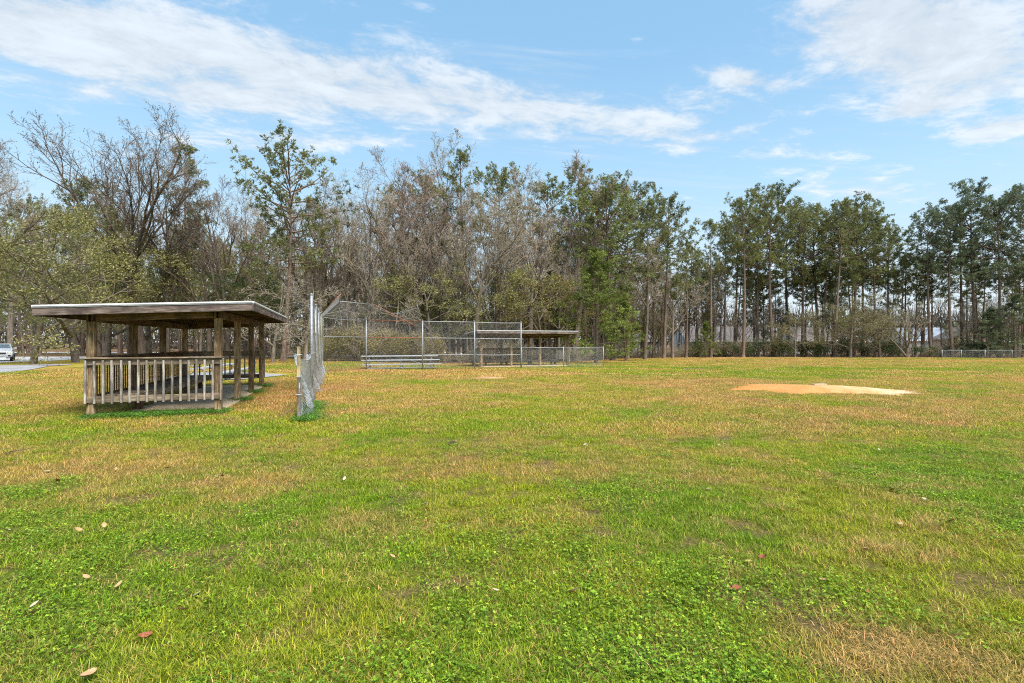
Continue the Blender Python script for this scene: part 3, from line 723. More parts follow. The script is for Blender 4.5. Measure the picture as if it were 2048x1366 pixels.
def grow(r, tr, cr, p, d, L, rad, lvl, P, leaf=None):
    ns = P['seg'][lvl]; seg = L / ns; pts = [p.copy()]; rr = [rad]; dirs = [d.copy()]; last = lvl == P['max']
    end = .22 if lvl else P.get('taper', .06)
    for i in range(ns):
        d = (d + rvec(r) * P['wig'][lvl] + Vector((0, 0, P['trop'][lvl]))).normalized(); p = p + d * seg
        pts.append(p.copy()); rr.append(rad * (1 - (i + 1) / ns * (1 - end))); dirs.append(d.copy())
    tgt = tr if lvl <= P['tl'] else cr
    tgt.tube(pts, rr, P['sides'][lvl], tip=lvl >= 2)
    if tgt is cr: tgt.var += [.5] * (len(cr.v) - len(cr.var))
    if not last:
        n = P['n'][lvl]; az = r.uniform(0, 6.28)
        if lvl: n = max(2, int(n * r.uniform(.7, 1.25)))
        for k in range(n):
            t = P['t0'][lvl] + (1 - P['t0'][lvl]) * (k + r.random() * .9) / n
            x = min(ns - 1e-4, t * ns); i = int(x); f = x - i
            q = pts[i].lerp(pts[i + 1], f); dd = dirs[min(ns, i + 1)]; rc = rr[i] * (1 - f) + rr[i + 1] * f
            az += 2.4 + r.uniform(-.5, .5); a = R(P['ang'][lvl] * r.uniform(.65, 1.3))
            s = dd.cross(Vector((.31, .2, .93)) if abs(dd.z) < .9 else Vector((1, .1, 0))).normalized(); s = Matrix.Rotation(az, 3, dd) @ s
            cd = dd * math.cos(a) + s * math.sin(a)
            Lc = L * P['lr'][lvl] * r.uniform(.65, 1.15) * (1 - .45 * (t - P['t0'][lvl]) / (1.001 - P['t0'][lvl]))
            grow(r, tr, cr, q, cd, Lc, max(P['rmin'], min(rc * .8, Lc * P['rl'])), lvl + 1, P, leaf)
    if leaf and lvl >= P['max'] - 1:
        nl = leaf['n'] if last else leaf['n'] // 2
        for _ in range(nl):
            if r.random() > leaf.get('p', 1): continue
            i = r.randint(1, ns); q = pts[i] + rvec(r) * leaf['spread']
            leaf_quad(cr, q, rvec(r), rvec(r), leaf['L'] * r.uniform(.6, 1.2), leaf['W'], r.random())
        
def finish(tr, cr, name):
    return tr.mesh(name + '_trunk', None, True), cr.mesh(name + '_crown')
BARE = dict(max=4, tl=2, seg=[8, 6, 5, 3, 1], wig=[.06, .17, .22, .28, .3], trop=[.05, .1, .08, .06, .05], sides=[8, 6, 4, 3, 3], n=[10, 9, 9, 8],
            t0=[.3, .2, .15, .1], ang=[38, 38, 42, 45], lr=[.56, .5, .5, .5], rl=.02, rmin=.011, leaf=dict(n=1, spread=.03, L=.11, W=.022, p=.45))
def bare_tree(seed, H=20.0, **kw):
    P = dict(BARE); P.update(kw); r = random.Random(seed); tr, cr = MB(), MB()
    grow(r, tr, cr, Vector((0, 0, -.3)), Vector((kw.get('lean', 0), 0, 1)).normalized(), H * P.get('tf', .72), H * P.get('tr', .013), 0, P, P.get('leaf'))
    zmax = max(v[2] for v in cr.v); return (*finish(tr, cr, 'bare_tree'), zmax)
def flare(tr, r, h=.8):
    tr.tube([(0, 0, -.3), (0, 0, .12), (0, 0, .45), (0, 0, h)], [r * 1.55, r * 1.38, r * 1.12, r * .97], 9)
def pine(seed, H=24.0, cb=.5, Rm=3.6, nb=40, tuftn=11, sparse=1.0, lean=.02, tr_=.011, nl=.3, nw=.034, top=.55):
    r = random.Random(seed); tr, cr = MB(), MB(); n = 14; pts = []; rad = []
    ax, ay = r.uniform(-lean, lean), r.uniform(-lean, lean); b1, b2 = r.uniform(-.3, .3), r.uniform(0, 6.28)
    for i in range(n + 1):
        t = i / n; h = -.3 + (H * .985 + .3) * t
        pts.append(Vector((ax * h + b1 * math.sin(t * 4 + b2) - b1 * math.sin(b2), ay * h + b1 * .7 * math.cos(t * 3.3 + b2) - b1 * .7 * math.cos(b2), h))); rad.append(H * tr_ * (1.08 - t * .98))
    tr.tube(pts, rad, 9, tip=True); flare(tr, H * tr_)
    def on(t): x = min(n - 1e-4, t * n); i = int(x); return pts[i].lerp(pts[i + 1], x - i)
    for _ in range(r.randint(4, 9)):        # dead stubs below the crown
        t = r.uniform(cb * .45, cb); a = r.uniform(0, 6.28); q = on(t); d = Vector((math.cos(a), math.sin(a), r.uniform(-.2, .3))); l = r.uniform(.5, 2.2)
        tr.tube([q, q + d * l * .5, q + d * l + Vector((0, 0, r.uniform(-.3, .2)))], [.035, .025, .01], 3, tip=True)
    az = r.uniform(0, 6.28)
    for k in range(nb):
        t = (k + r.random()) / nb; az += 2.4 + r.uniform(-.6, .6)
        if r.random() > .9: continue
        h = cb + (1 - cb) * t
        prof = .62 + .38 * t / .38 if t < .38 else math.sqrt(max(.03, 1 - ((t - .38) / .66) ** 2))
        if top < .5: prof = 1.0 - .8 * t
        L = Rm * prof * r.uniform(.62, 1.12); el = -.12 + 1.15 * t ** 1.5 + r.uniform(-.2, .25)
        d = Vector((math.cos(az) * math.cos(el), math.sin(az) * math.cos(el), math.sin(el))); q = on(h * .985); bp = [q]; br = [max(.03, L * .016)]; bd = [d]
        for i in range(5):
            d = (d + rvec(r) * .16 + Vector((0, 0, .06))).normalized(); q = q + d * L / 5; bp.append(q); br.append(br[0] * (1 - .8 * (i + 1) / 5)); bd.append(d)
        tr.tube(bp, br, 4, tip=True)
        cv = r.uniform(.25, .75)
        for i in range(2, 6):
            for s_ in range(r.randint(1, 3) if i < 5 else 3):
                if r.random() > sparse: continue
                sd = (bd[i] + rvec(r) * .95 + Vector((0, 0, .25))).normalized(); sl = L * r.uniform(.1, .26)
                e = bp[i] + sd * sl; tr.tube([bp[i], e], [.014, .008], 3)
                for u in ((.55, 1.0) if sl > .5 else (1.0,)):
                    tuft(cr, r, bp[i].lerp(e, u), sd, tuftn, nl, nw, cv)
                    if r.random() < .6: tuft(cr, r, bp[i].lerp(e, u) + rvec(r) * .28, (sd + rvec(r) * .6).normalized(), tuftn, nl, nw, cv + r.uniform(-.15, .15))
    return (*finish(tr, cr, 'pine'), max(v[2] for v in cr.v))
def shrub(seed, H=2.5, Wd=1.6, n=900, L=.11, W=.032, stems=16, bare=False):
    r = random.Random(seed); tr, cr = MB(), MB()
    lob = [(Vector((r.uniform(-.6, .6) * Wd, r.uniform(-.6, .6) * Wd, H * r.uniform(.3, .75))), r.uniform(.35, .62) * Wd, r.uniform(.3, .7)) for _ in range(9)]
    for _ in range(stems):
        a = r.uniform(0, 6.28); q = Vector((math.cos(a), math.sin(a), 0)) * r.uniform(.02, .3); d = Vector((math.cos(a) * .5, math.sin(a) * .5, 1)).normalized(); pp = [q]
        l = H * r.uniform(.6, 1.1)
        for i in range(4): d = (d + rvec(r) * .25).normalized(); q = q + d * l / 4; pp.append(q)
        tr.tube(pp, [.022, .018, .013, .009, .005], 3)
        for i in range(2, 5):
            for _k in range(4):
                e = pp[i] + (d + rvec(r)).normalized() * H * r.uniform(.1, .28); tr.tube([pp[i], pp[i].lerp(e, .5) + rvec(r) * .05, e], [.01, .008, .005], 3)
    for _ in range(n):
        c, rad, v = r.choice(lob); q = c + rvec(r) * rad * (r.random() ** .4)
        if q.z < .05 or q.z > H: continue
        leaf_quad(cr, q, rvec(r), rvec(r), L * r.uniform(.6, 1.3), W, min(1, max(0, v + r.uniform(-.35, .35))))
    return (*finish(tr, cr, 'shrub'), H)

POOL = {
    'pine': [pine(100 + i, 24, cb, rm, nb, 10, nl=.4, nw=.042) for i, (cb, rm, nb) in enumerate(((.5, 5.4, 66), (.56, 5.2, 60), (.46, 5.6, 68), (.6, 4.8, 54), (.52, 6.0, 64), (.64, 4.6, 48), (.42, 5.0, 68)))],
    'slim_pine': [pine(140 + i, 24, cb, rm, nb, 10, lean=.04, nl=.38, nw=.04) for i, (cb, rm, nb) in enumerate(((.6, 2.9, 38), (.52, 3.2, 40), (.66, 3.0, 32), (.62, 2.7, 32)))],
    'hero_pine': [pine(174, 20, .46, 5.7, 58, 11, .85, .015, .012, .36, .04, .75)],
    'young_pine': [pine(180 + i, 10, .1, rm, 50, 12, .85, .02, .012, .36, .03, .35) for i, rm in enumerate((3.4, 2.6))],
    'fan': [bare_tree(205, 20, tf=.5, n=[10, 11, 9, 8], ang=[36, 30, 38, 42], lr=[.9, .5, .48, .48], trop=[.06, .09, .1, .07, .05], t0=[.36, .22, .2, .2])],
    'bare': [bare_tree(210 + i, 20, **k) for i, k in enumerate((dict(), dict(tf=.8, ang=[30, 32, 38, 42], lr=[.42, .5, .5, .5]), dict(tf=.62, ang=[32, 34, 40, 44], lr=[.66, .5, .46, .5]), dict(tf=.8, ang=[34, 36, 40, 45], lr=[.4, .52, .5, .5], t0=[.42, .2, .2, .2]), dict(tf=.7, n=[12, 9, 9, 7], ang=[26, 30, 40, 45]), dict(tf=.76, lr=[.5, .52, .52, .5])))],
    'thin': [bare_tree(230 + i, 18, tf=.86, n=[10, 7, 7, 6], tr=.0075, lr=[.3, .5, .5, .5], ang=[34, 36, 40, 45], t0=[.4, .2, .2, .2]) for i in range(4)],
    'leafy': [bare_tree(250 + i, 12, tf=.6, n=[10, 9, 7, 6], ang=[58, 46, 44, 45], lr=[.72, .5, .5, .5], t0=[.2, .2, .2, .2], trop=[.04, .02, .02, .02, 0], leaf=dict(n=4, spread=.16, L=.12, W=.028, p=.55)) for i in range(4)],
    'pale': [bare_tree(270 + i, 10, tf=.66, n=[10, 7, 6, 4], ang=[62, 44, 42, 45], lr=[.62, .5, .5, .5], t0=[.25, .2, .2, .2], trop=[.03, -.05, -.05, -.03, 0], rmin=.014) for i in range(2)],
    'multi': [bare_tree(280, 8, tf=.3, n=[10, 6, 5, 4], ang=[30, 24, 30, 40], lr=[2.4, .5, .5, .5], t0=[.1, .3, .2, .2], tr=.03, rl=.016)],
    'shrub': [shrub(300 + i, 2.5, 1.5, 2000) for i in range(3)],
    'brush': [shrub(320 + i, 1.9, 1.5, 420, .1, .028, 26) for i in range(3)],
}
NAMES = dict(pine='pine_tree', slim_pine='pine_tree', hero_pine='pine_tree', young_pine='young_pine_tree', fan='bare_tree', bare='bare_tree', thin='bare_tree', leafy='leafy_tree', pale='bare_tree', multi='bare_tree', shrub='shrub', brush='shrub')
TB = dict(pine='bark_pine', slim_pine='bark_pine', hero_pine='bark_pine', young_pine='bark_pine', fan='bark_grey', bare='bark_grey', thin='bark_grey', leafy='bark_grey', pale='bark_pale', multi='bark_grey', shrub='twig', brush='twig')
CB = dict(pine='needle', slim_pine='needle', hero_pine='needle', young_pine='needle_bright', fan='twig', bare='twig', thin='twig', leafy='leaf_olive', pale='twig_pale', multi='twig', shrub='leaf_bush', brush='leaf_grey')
for k, lst in POOL.items():
    for tm, cm, h in lst:
        tm.materials.append(M[TB[k]]); cm.materials.append(M[CB[k]])
rot_rng = random.Random(12)
def tree(kind, var, x, y, H, label, group, rz=None, crown=None, trunk=None, wide=1.0, tilt=0):
    tm, cm, h = POOL[kind][var % len(POOL[kind])]
    s = H / h
    cat = 'shrub' if NAMES[kind] == 'shrub' else 'tree'
    o = thing(NAMES[kind], label, cat, (x, y, gzf(x, y) - .02), rot_rng.uniform(0, 6.28) if rz is None else rz, group, (s * wide, s * wide, s))
    if tilt: o.rotation_euler = (0, tilt, o.rotation_euler[2])
    a = link('stems' if cat == 'shrub' else 'trunk', tm, o); b = link('foliage' if cat == 'shrub' else 'crown', cm, o)
    for ob, m in ((a, trunk), (b, crown)):
        if m: ob.material_slots[0].link = 'OBJECT'; ob.material_slots[0].material = M[m]
    return o
def hero(kind, var, u, Y, top, label, group, **kw):
    x = (u - 1024) / F * Y; H = (683 - top) / F * Y + CAMZ - gzf(x, Y)
    return tree(kind, var, x, Y, H, label, group, **kw)
GL, GC, GR = 'trees behind the near dugout at the left', 'trees behind the backstop and far dugout', 'trees along the right far edge of the field'
# left
hero('fan', 0, 285, 46, 222, 'tallest bare tree with a wide fan of branches, rising right behind the near dugout roof', GL, rz=2.0, wide=1.12, crown='twig_silhouette', trunk='bark_silhouette')
hero('bare', 4, 332, 47, 250, 'bare tree with straight dark trunk just right of the tall fan shaped bare tree', GL, crown='twig_silhouette', trunk='bark_silhouette')
hero('slim_pine', 1, 372, 50, 274, 'slim pine with a narrow dark crown touching the right side of the big bare tree', GL)
hero('bare', 2, 455, 48, 352, 'short bare tree with open crown between the slim pine and the sparse lone pine', GL, crown='twig_silhouette', trunk='bark_silhouette')
hero('hero_pine', 0, 567, 44, 262, 'lone tall pine with sparse open crown of tufts, standing between dugout and backstop', GL, rz=.6, wide=1.05)
hero('leafy', 0, 152, 41, 392, 'leafy olive tree with thick leaning trunk just left of the near dugout', GL, wide=1.25, rz=1.0, tilt=-.06)
hero('leafy', 1, 66, 38.5, 400, 'thin leaning double stemmed tree beside the asphalt path at far left', GL, rz=2.6, tilt=-.16, wide=1.1)
hero('bare', 5, -50, 36, 205, 'bare tree cut by the left edge, only its twigs reaching into the sky', GL, wide=1.1, crown='twig_silhouette', trunk='bark_silhouette')
hero('pine', 3, 165, 62, 350, 'dark pine crown half hidden behind the branches of the fan shaped bare tree', GL)
hero('pine', 0, 40, 64, 385, 'dark pine behind the leaning tree at the far left', GL)
hero('leafy', 2, 300, 52, 470, 'low olive leafed tree filling the gap above the near dugout roof', GL, wide=1.5)
hero('leafy', 3, 420, 50, 470, 'olive leafed tree behind the right end of the near dugout roof', GL, wide=1.4)
hero('leafy', 1, 500, 47, 540, 'low green leafed tree above the right roof corner of the near dugout', GL, wide=1.4, crown='leaf_dark')
hero('bare', 0, 20, 50, 300, 'bare tree with fine branches at the upper left above the parked car', GL)
hero('leafy', 0, 215, 50, 430, 'olive tree with straight trunk seen through the left bay of the near dugout', GL, wide=1.4)
hero('pine', 5, 258, 56, 420, 'thick pine trunk seen beside the second back post of the near dugout', GL)
hero('pale', 0, 545, 40, 545, 'pale leafless tree with drooping branches right of the near dugout roof', GL, wide=1.5)
hero('pale', 1, 610, 41.5, 560, 'pale drooping dead tree behind the tall left post of the backstop', GL, wide=1.5)
for k, v, u, Y, top, lab in (('bare', 1, 428, 53, 378, 'leafless tree with fine twigs behind the right half of the near dugout roof'), ('bare', 3, 498, 54, 372, 'tall leafless tree just left of the sparse lone pine'),
        ('thin', 1, 528, 52, 400, 'slender leafless tree close to the left side of the sparse lone pine'), ('bare', 5, 606, 51, 372, 'leafless tree close to the right side of the sparse lone pine'),
        ('bare', 0, 662, 54, 352, 'tall leafless tree filling the gap right of the sparse lone pine'), ('slim_pine', 2, 628, 56, 395, 'slim pine half hidden behind leafless twigs right of the sparse lone pine'), ('thin', 2, 400, 49, 395, 'slender leafless tree rising from behind the middle of the near dugout roof')):
    hero(k, v, u, Y, top, lab, GL, wide=1.2)
for k, v, u, Y, top, lab in (('pine', 3, 852, 60, 338, 'green pine crown behind the reddish maple'), ('pine', 5, 1096, 60, 352, 'green pine crown behind the two thin spikes'), ('slim_pine', 3, 760, 58, 362, 'slim pine showing between twin stemmed tree and tall spiky tree'),
        ('pine', 1, 1288, 62, 402, 'green pine filling in left of the last pine of the central woods'), ('slim_pine', 0, 1372, 68, 478, 'short slim pine at the left side of the sky gap'), ('pine', 0, 1195, 62, 368, 'dark pine behind the bright green young pine')):
    hero(k, v, u, Y, top, lab, GC)
for k, v, u, Y, top, lab in (('pine', 0, 1516, 80, 398, 'pine filling between flat crowned pine and the tallest domed pine'), ('pine', 6, 1578, 82, 390, 'pine close behind the tallest domed pine'), ('pine', 2, 1636, 82, 405, 'pine behind the thin pine in the middle right group'),
        ('pine', 4, 1726, 82, 402, 'wide pine behind the domed pine of the middle right group'), ('pine', 1, 1782, 80, 448, 'lowest pine closing the right end of the middle right group'), ('pine', 5, 1470, 80, 420, 'pine at the left end of the middle right group')):
    hero(k, v, u, Y, top, lab, GR)
# centre
cen = [('bare', 1, 640, 47, 345, 'bare tree with upright branches right of the sparse lone pine'), ('bare', 4, 690, 49, 372, 'broad bare tree with dense dark twigs above the hood of the backstop'),
       ('thin', 0, 733, 46, 322, 'slender bare tree with twin dark stems above the left end of the backstop'), ('bare', 3, 790, 52, 298, 'tall bare tree with spiky top between twin stemmed tree and reddish maple'),
       ('bare', 0, 835, 50, 322, 'reddish twigged maple with rounded crown in the middle of the woods'), ('thin', 1, 868, 54, 272, 'thin bare treetop, the highest spike of the central woods'),
       ('slim_pine', 1, 938, 50, 292, 'big pine with thick reddish trunk behind the far dugout roof'), ('pine', 5, 1000, 58, 322, 'pine with rounded green crown just right of the thick trunked pine'),
       ('bare', 5, 905, 53, 352, 'reddish bare tree between the central spike and the thick trunked pine'), ('thin', 2, 1058, 52, 312, 'slender bare tree rising as a thin spike right of the rounded pine'),
       ('thin', 3, 1096, 54, 330, 'slender bare tree, the second thin spike right of the rounded pine'), ('bare', 2, 1062, 50, 385, 'broad grey bare tree below the two thin spikes'),
       ('bare', 1, 1150, 55, 305, 'bare tree with reddish top beside the broad light green pine'), ('slim_pine', 0, 1172, 57, 322, 'dark topped slim pine behind the reddish bare top'),
       ('pine', 2, 1225, 54, 352, 'broad light green pine with long slanting limbs right of centre'), ('pine', 4, 1255, 60, 345, 'dark green pine crown peeking above the broad light green pine'),
       ('pine', 6, 1328, 64, 383, 'pine at the right end of the central woods, by the gap of open sky'), ('bare', 3, 1290, 58, 470, 'bare brown tree under the last pine of the central woods'),
       ('bare', 0, 1345, 66, 520, 'low bare grey tree at the corner where the woods turn'), ('leafy', 2, 985, 48, 500, 'olive leafed small tree behind the far dugout roof', ), ('leafy', 3, 860, 46, 520, 'olive leafed small tree behind the middle of the backstop'),
       ('leafy', 1, 1080, 49, 545, 'yellow leafed small tree just above the far dugout roof'), ('pale', 1, 790, 43.5, 590, 'pale drooping bare tree seen through the rusted panel of the backstop')]
for k, v, u, Y, top, lab in cen:
    kw = {}
    if 'reddish' in lab and k in ('bare', 'thin'): kw['crown'] = 'twig_red'
    if 'yellow' in lab: kw['crown'] = 'leaf_yellow'; kw['wide'] = 1.4
    if 'light green' in lab and 'broad light green pine with' in lab: kw['crown'] = 'needle_light'; kw['wide'] = 1.25
    if k in ('leafy', 'pale'): kw['wide'] = 1.4
    if k in ('bare', 'thin'): kw['wide'] = 1.25
    hero(k, v, u, Y, top, lab, GC, **kw)
hero('young_pine', 0, 1192, 45, 492, 'bright green young pine with low spreading boughs right of the far dugout', GC, wide=1.25)
hero('young_pine', 1, 1252, 53, 590, 'small bright green pine below and right of the larger young pine', GC, wide=1.5)
hero('young_pine', 1, 1412, 70, 640, 'small bright green pine sapling at the gap of open sky', GC, wide=1.6)
# right
rgt = [('slim_pine', 2, 1422, 70, 438, 'single slim pine standing in the gap of open sky'), ('slim_pine', 1, 1448, 76, 450, 'slim dark pine next to the single pine of the sky gap'), ('pine', 5, 1486, 72, 383, 'pine with narrow flat crown left of the tallest middle pine'),
       ('pine', 1, 1546, 75, 356, 'tallest pine of the middle right group with domed crown'), ('pine', 4, 1606, 78, 400, 'broad pine right of the tallest domed pine'),
       ('pine', 3, 1668, 73, 392, 'pine with pale leaning trunk in the middle right group'), ('pine', 0, 1708, 76, 384, 'domed pine behind the pale leaning trunk'), ('pine', 3, 1752, 76, 425, 'rounded pine at the right end of the middle group'),
       ('pine', 5, 1862, 72, 415, 'ragged pine with one sided crown right of the second sky gap'), ('pine', 1, 1905, 71, 400, 'dark pine with bent trunk near the right fence'),
       ('pine', 2, 1952, 72, 352, 'tallest dark pine of the right group'), ('pine', 4, 2000, 70, 372, 'wide dark pine at the right, second from the edge'), ('pine', 0, 2048, 70, 362, 'dark pine cut by the right edge of the picture'),
       ('slim_pine', 0, 1640, 78, 430, 'thin pine between the broad pine and the pale leaning trunk'), ('slim_pine', 2, 1925, 74, 420, 'thin pine between the bent trunk and the tallest dark pine')]
for k, v, u, Y, top, lab in rgt:
    hero(k, v, u, Y, top, lab, GR, crown='needle_blue' if u > 1800 else None, tilt=.03 if 'leaning' in lab else 0, rz=0 if 'leaning' in lab else None)
hero('leafy', 0, 1700, 69, 590, 'low spreading grey green tree below the middle right pines', GR, wide=1.5, crown='leaf_grey')
hero('leafy', 2, 1760, 70, 610, 'smaller grey green bushy tree right of the low spreading one', GR, wide=1.5, crown='leaf_grey')
hero('leafy', 3, 1590, 72, 620, 'grey green small tree under the broad pine', GR, wide=1.3, crown='leaf_grey')
hero('multi', 0, 1815, 70, 590, 'bare many stemmed tree fanning out near the second sky gap', GR, wide=1.1)
hero('young_pine', 0, 2030, 67, 585, 'low dense green conifer behind the right end of the far fence', GR, wide=1.7, crown='needle_blue')
hero('young_pine', 1, 1975, 68, 610, 'smaller dense conifer left of the low green conifer at the right edge', GR, wide=1.6, crown='needle_blue')

# woods behind: fillers that nothing tells apart
fr = random.Random(99)
def filler(n, x0, x1, depth, kinds, hr, label, group, y0=1.5, crown=None):
    for i in range(n):
        x = x0 + (x1 - x0) * (i + fr.random()) / n; y = float(yedge(x)) + y0 + depth * fr.random() ** 1.3
        k = fr.choice(kinds); lb = label if isinstance(label, str) else label[k]; tree(k, fr.randint(0, 9), x, y, fr.uniform(*hr), lb, group, rz=fr.uniform(0, 6.28), crown=crown)
filler(108, -18, 18, 22, ['bare', 'thin', 'bare', 'thin', 'thin'], (10.5, 18.5), dict(bare='broad leafless grey brown tree among many in the woods behind the backstop', thin='slender leafless grey stem among many in the woods behind the backstop'), 'bare trees deep in the central woods')
filler(8, -16, 18, 20, ['slim_pine', 'pine'], (12, 16), dict(slim_pine='slim pine standing deep in the central woods', pine='round crowned pine standing deep in the central woods'), 'pines deep in the central woods', 5)
filler(34, -14, 22, 14, ['leafy'], (5, 10), 'small olive leafed understorey tree in the central woods', 'understorey trees of the central woods')
filler(34, 14, 34, 16, ['bare', 'thin', 'thin'], (8, 16), dict(bare='broad leafless tree among the right hand woods', thin='slender leafless tree among the right hand woods'), 'bare trees of the right woods')
filler(46, 22, 86, 15, ['bare', 'bare', 'leafy', 'thin', 'bare'], (6, 11.5), dict(bare='broad leafless tree beneath the right pines', thin='slender leafless tree beneath the right pines', leafy='small leafy tree beneath the right pines'), 'bare trees under the right pines')
filler(46, 22, 88, 18, ['slim_pine', 'slim_pine', 'pine'], (13.5, 18.5), dict(slim_pine='slim dark pine among many along the right edge', pine='broad dark pine among many along the right edge'), 'pines deep in the right woods', 4)
filler(52, -76, -18, 50, ['pine', 'slim_pine', 'bare', 'slim_pine'], (13, 20), dict(pine='broad pine standing back in the open woods at the left', slim_pine='slim pine trunk standing back in the open woods at the left', bare='leafless tree standing back in the open woods at the left'), 'trees of the open left woods', 14)
filler(14, -66, -20, 30, ['leafy'], (6, 11), 'olive leafed tree in the open woods at the left', 'leafy trees of the open left woods', 6)

# shrubs along the edges
for i in range(13):
    u = 645 + i * 17.5; Y = 42.3 + fr.uniform(0, 1.5); x = (u - 1024) / F * Y
    tree('shrub', i, x, Y, fr.uniform(2.3, 3.4), 'yellow green evergreen shrub in the hedge behind the backstop', 'hedge shrubs behind the backstop', crown='leaf_yellow', wide=1.1)
for i in range(34):
    x = -13 + i * 1.45; y = float(yedge(x)) + fr.uniform(-.3, 1.2)
    tree('brush', i, x, y, fr.uniform(1.0, 2.4), 'scrubby brown bush at the foot of the woods', 'scrub along the wood edge', wide=1.15, crown='leaf_grey' if i % 3 else 'leaf_bush')
for i in range(34):
    x = 27 + i * 1.35; y = float(yedge(x)) + fr.uniform(.2, 1.6)
    tree('shrub', i, x, y, fr.uniform(1.6, 3.2), 'dark green bush along the right far edge of the field', 'bushes along the right far edge', wide=1.3, crown='leaf_dark' if i % 3 else 'leaf_bush')
for i in range(16):
    x = -36 + i * 1.4; y = 47 + fr.uniform(0, 10)
    tree('brush', i, x, y, fr.uniform(1.0, 2.0), 'low leafy brush in the left woods behind the near dugout', 'brush in the left woods', wide=1.2, crown='leaf_bush' if i % 2 else 'leaf_olive')

# distant wood that reads as one mass
def distant_woods():
    r = random.Random(5); mb = MB()
    for i in range(46000):
        left = i < 28000
        x = r.uniform(-215, -14) if left else r.uniform(-40, 190)
        y = (120 + r.uniform(-12, 16)) if left else 165 + r.uniform(-12, 12) - abs(x) * .1
        top = 7.0 + 9 * left * min(1.0, (-x) / 45) + 2.5 * float(vnoise(np.array([x / 7]), np.array([3.3]))[0]) + 2 * float(vnoise(np.array([x / 2.2]), np.array([9.3]))[0])
        q = Vector((x, y, top * r.random() ** (1.15 if left else .8) - .5))
        if r.random() < .5: leaf_quad(mb, q, (Vector((0, 0, 1)) + rvec(r) * .4).normalized(), rvec(r), r.uniform(2, 5.5), .11, r.random() * .6)
        else: leaf_quad(mb, q, rvec(r), rvec(r), r.uniform(.7, 1.7), .36, r.random())
    tag(link('distant_woods', mb.mesh('distant_woods', M['leaf_far'])), 'low hazy line of far woods beyond the trees', kind='stuff')
distant_woods()

# ------------------------------------------------------------------ houses beyond the trees
def house(x, y, w, d, h, rh, wall, roofm, rz, label, nwin=4, chimney=False):
    t = thing('house', label, 'house', (x, y, gzf(x, y)), rz, 'houses beyond the trees')
    mb = MB(); mb.box((0, 0, h / 2), (w / 2, 0, 0), (0, d / 2, 0), (0, 0, h / 2))
    i = len(mb.v); mb.v += [(-w / 2, -d / 2, h), (-w / 2, d / 2, h), (-w / 2, 0, h + rh), (w / 2, -d / 2, h), (w / 2, d / 2, h), (w / 2, 0, h + rh)]; mb.f += [(i, i + 1, i + 2), (i + 3, i + 5, i + 4)]
    link('wall', mb.mesh('wall', wall), t)
    mb = MB(); o_ = .4
    for s in (-1, 1):
        a = Vector((-w / 2 - o_, s * (d / 2 + o_), h - rh * o_ / (d / 2) + .03)); b = Vector((w / 2 + o_, s * (d / 2 + o_), a.z)); c = Vector((w / 2 + o_, 0, h + rh + .03)); e = Vector((-w / 2 - o_, 0, h + rh + .03)); up = Vector((0, 0, .14))
        k = len(mb.v); mb.v += [tuple(q) for q in (a, b, c, e, a + up, b + up, c + up, e + up)]; mb.f += [(k, k + 1, k + 2, k + 3), (k + 4, k + 7, k + 6, k + 5), (k, k + 4, k + 5, k + 1), (k + 1, k + 5, k + 6, k + 2), (k + 3, k + 2, k + 6, k + 7), (k, k + 3, k + 7, k + 4)]
    rf = link('roof', mb.mesh('roof', roofm), t)
    if chimney: mb = MB(); mb.box((w * .2, 0, h + rh), (.3, 0, 0), (0, .4, 0), (0, 0, .8)); link('chimney', mb.mesh('chimney', M['shingle']), rf)
    for k in range(nwin):
        xx = -w / 2 + w * (k + .5) / nwin
        if k == nwin // 2:
            mb = MB(); mb.box((xx, -d / 2 - .03, 1.05), (.46, 0, 0), (0, .03, 0), (0, 0, 1.05)); link('door', mb.mesh('door', M['beam']), t); continue
        mb = MB()
        for (cx, cz, a, b) in ((0, .62, .55, .05), (0, -.62, .55, .05), (-.5, 0, .05, .57), (.5, 0, .05, .57), (0, 0, .45, .025)): mb.box((xx + cx, -d / 2 - .03, 1.5 + cz), (a, 0, 0), (0, .03, 0), (0, 0, b))
        wn = link('window', mb.mesh('window', M['white_metal']), t)
        mb = MB(); mb.box((xx, -d / 2 - .012, 1.5), (.45, 0, 0), (0, .01, 0), (0, 0, .57)); link('pane', mb.mesh('pane', M['glass']), wn)
    mb = MB(); mb.box((0, -d / 2 - .42, h - rh * .4 / (d / 2) + .08), (w / 2 + .4, 0, 0), (0, .03, 0), (0, 0, .12)); link('fascia_board', mb.mesh('fascia_board', M['white_metal']), t)
    return t
house(41, 101, 15, 8, 2.7, 2.6, M['wall_white'], M['shingle'], .05, 'long white house with grey roof glimpsed between the trunks right of the sky gap', 5)
house(61, 104, 8, 7, 2.8, 2.4, M['wall_white'], M['shingle'], .0, 'small white house glimpsed under the middle right pines', 3)
house(86, 106, 9, 8, 2.8, 2.4, M['wall_white'], M['shingle_blue'], -.1, 'house with pale blue grey roof behind the many stemmed bare tree', 4)
house(82, 91, 5.4, 6.5, 2.9, 2.0, M['wall_cream'], M['shingle'], R(90) - .2, 'peach coloured gabled house behind the right far fence', 2)
house(26, 103, 7, 7, 2.7, 2.2, M['wall_white'], M['shingle'], .1, 'white house wall glimpsed through the corner of the central woods', 3)
#house(-88, 108, 16, 8, 2.8, 2.6, M['wall_white'], M['shingle'], .25, 'pale house far back in the open woods at the left', 5)

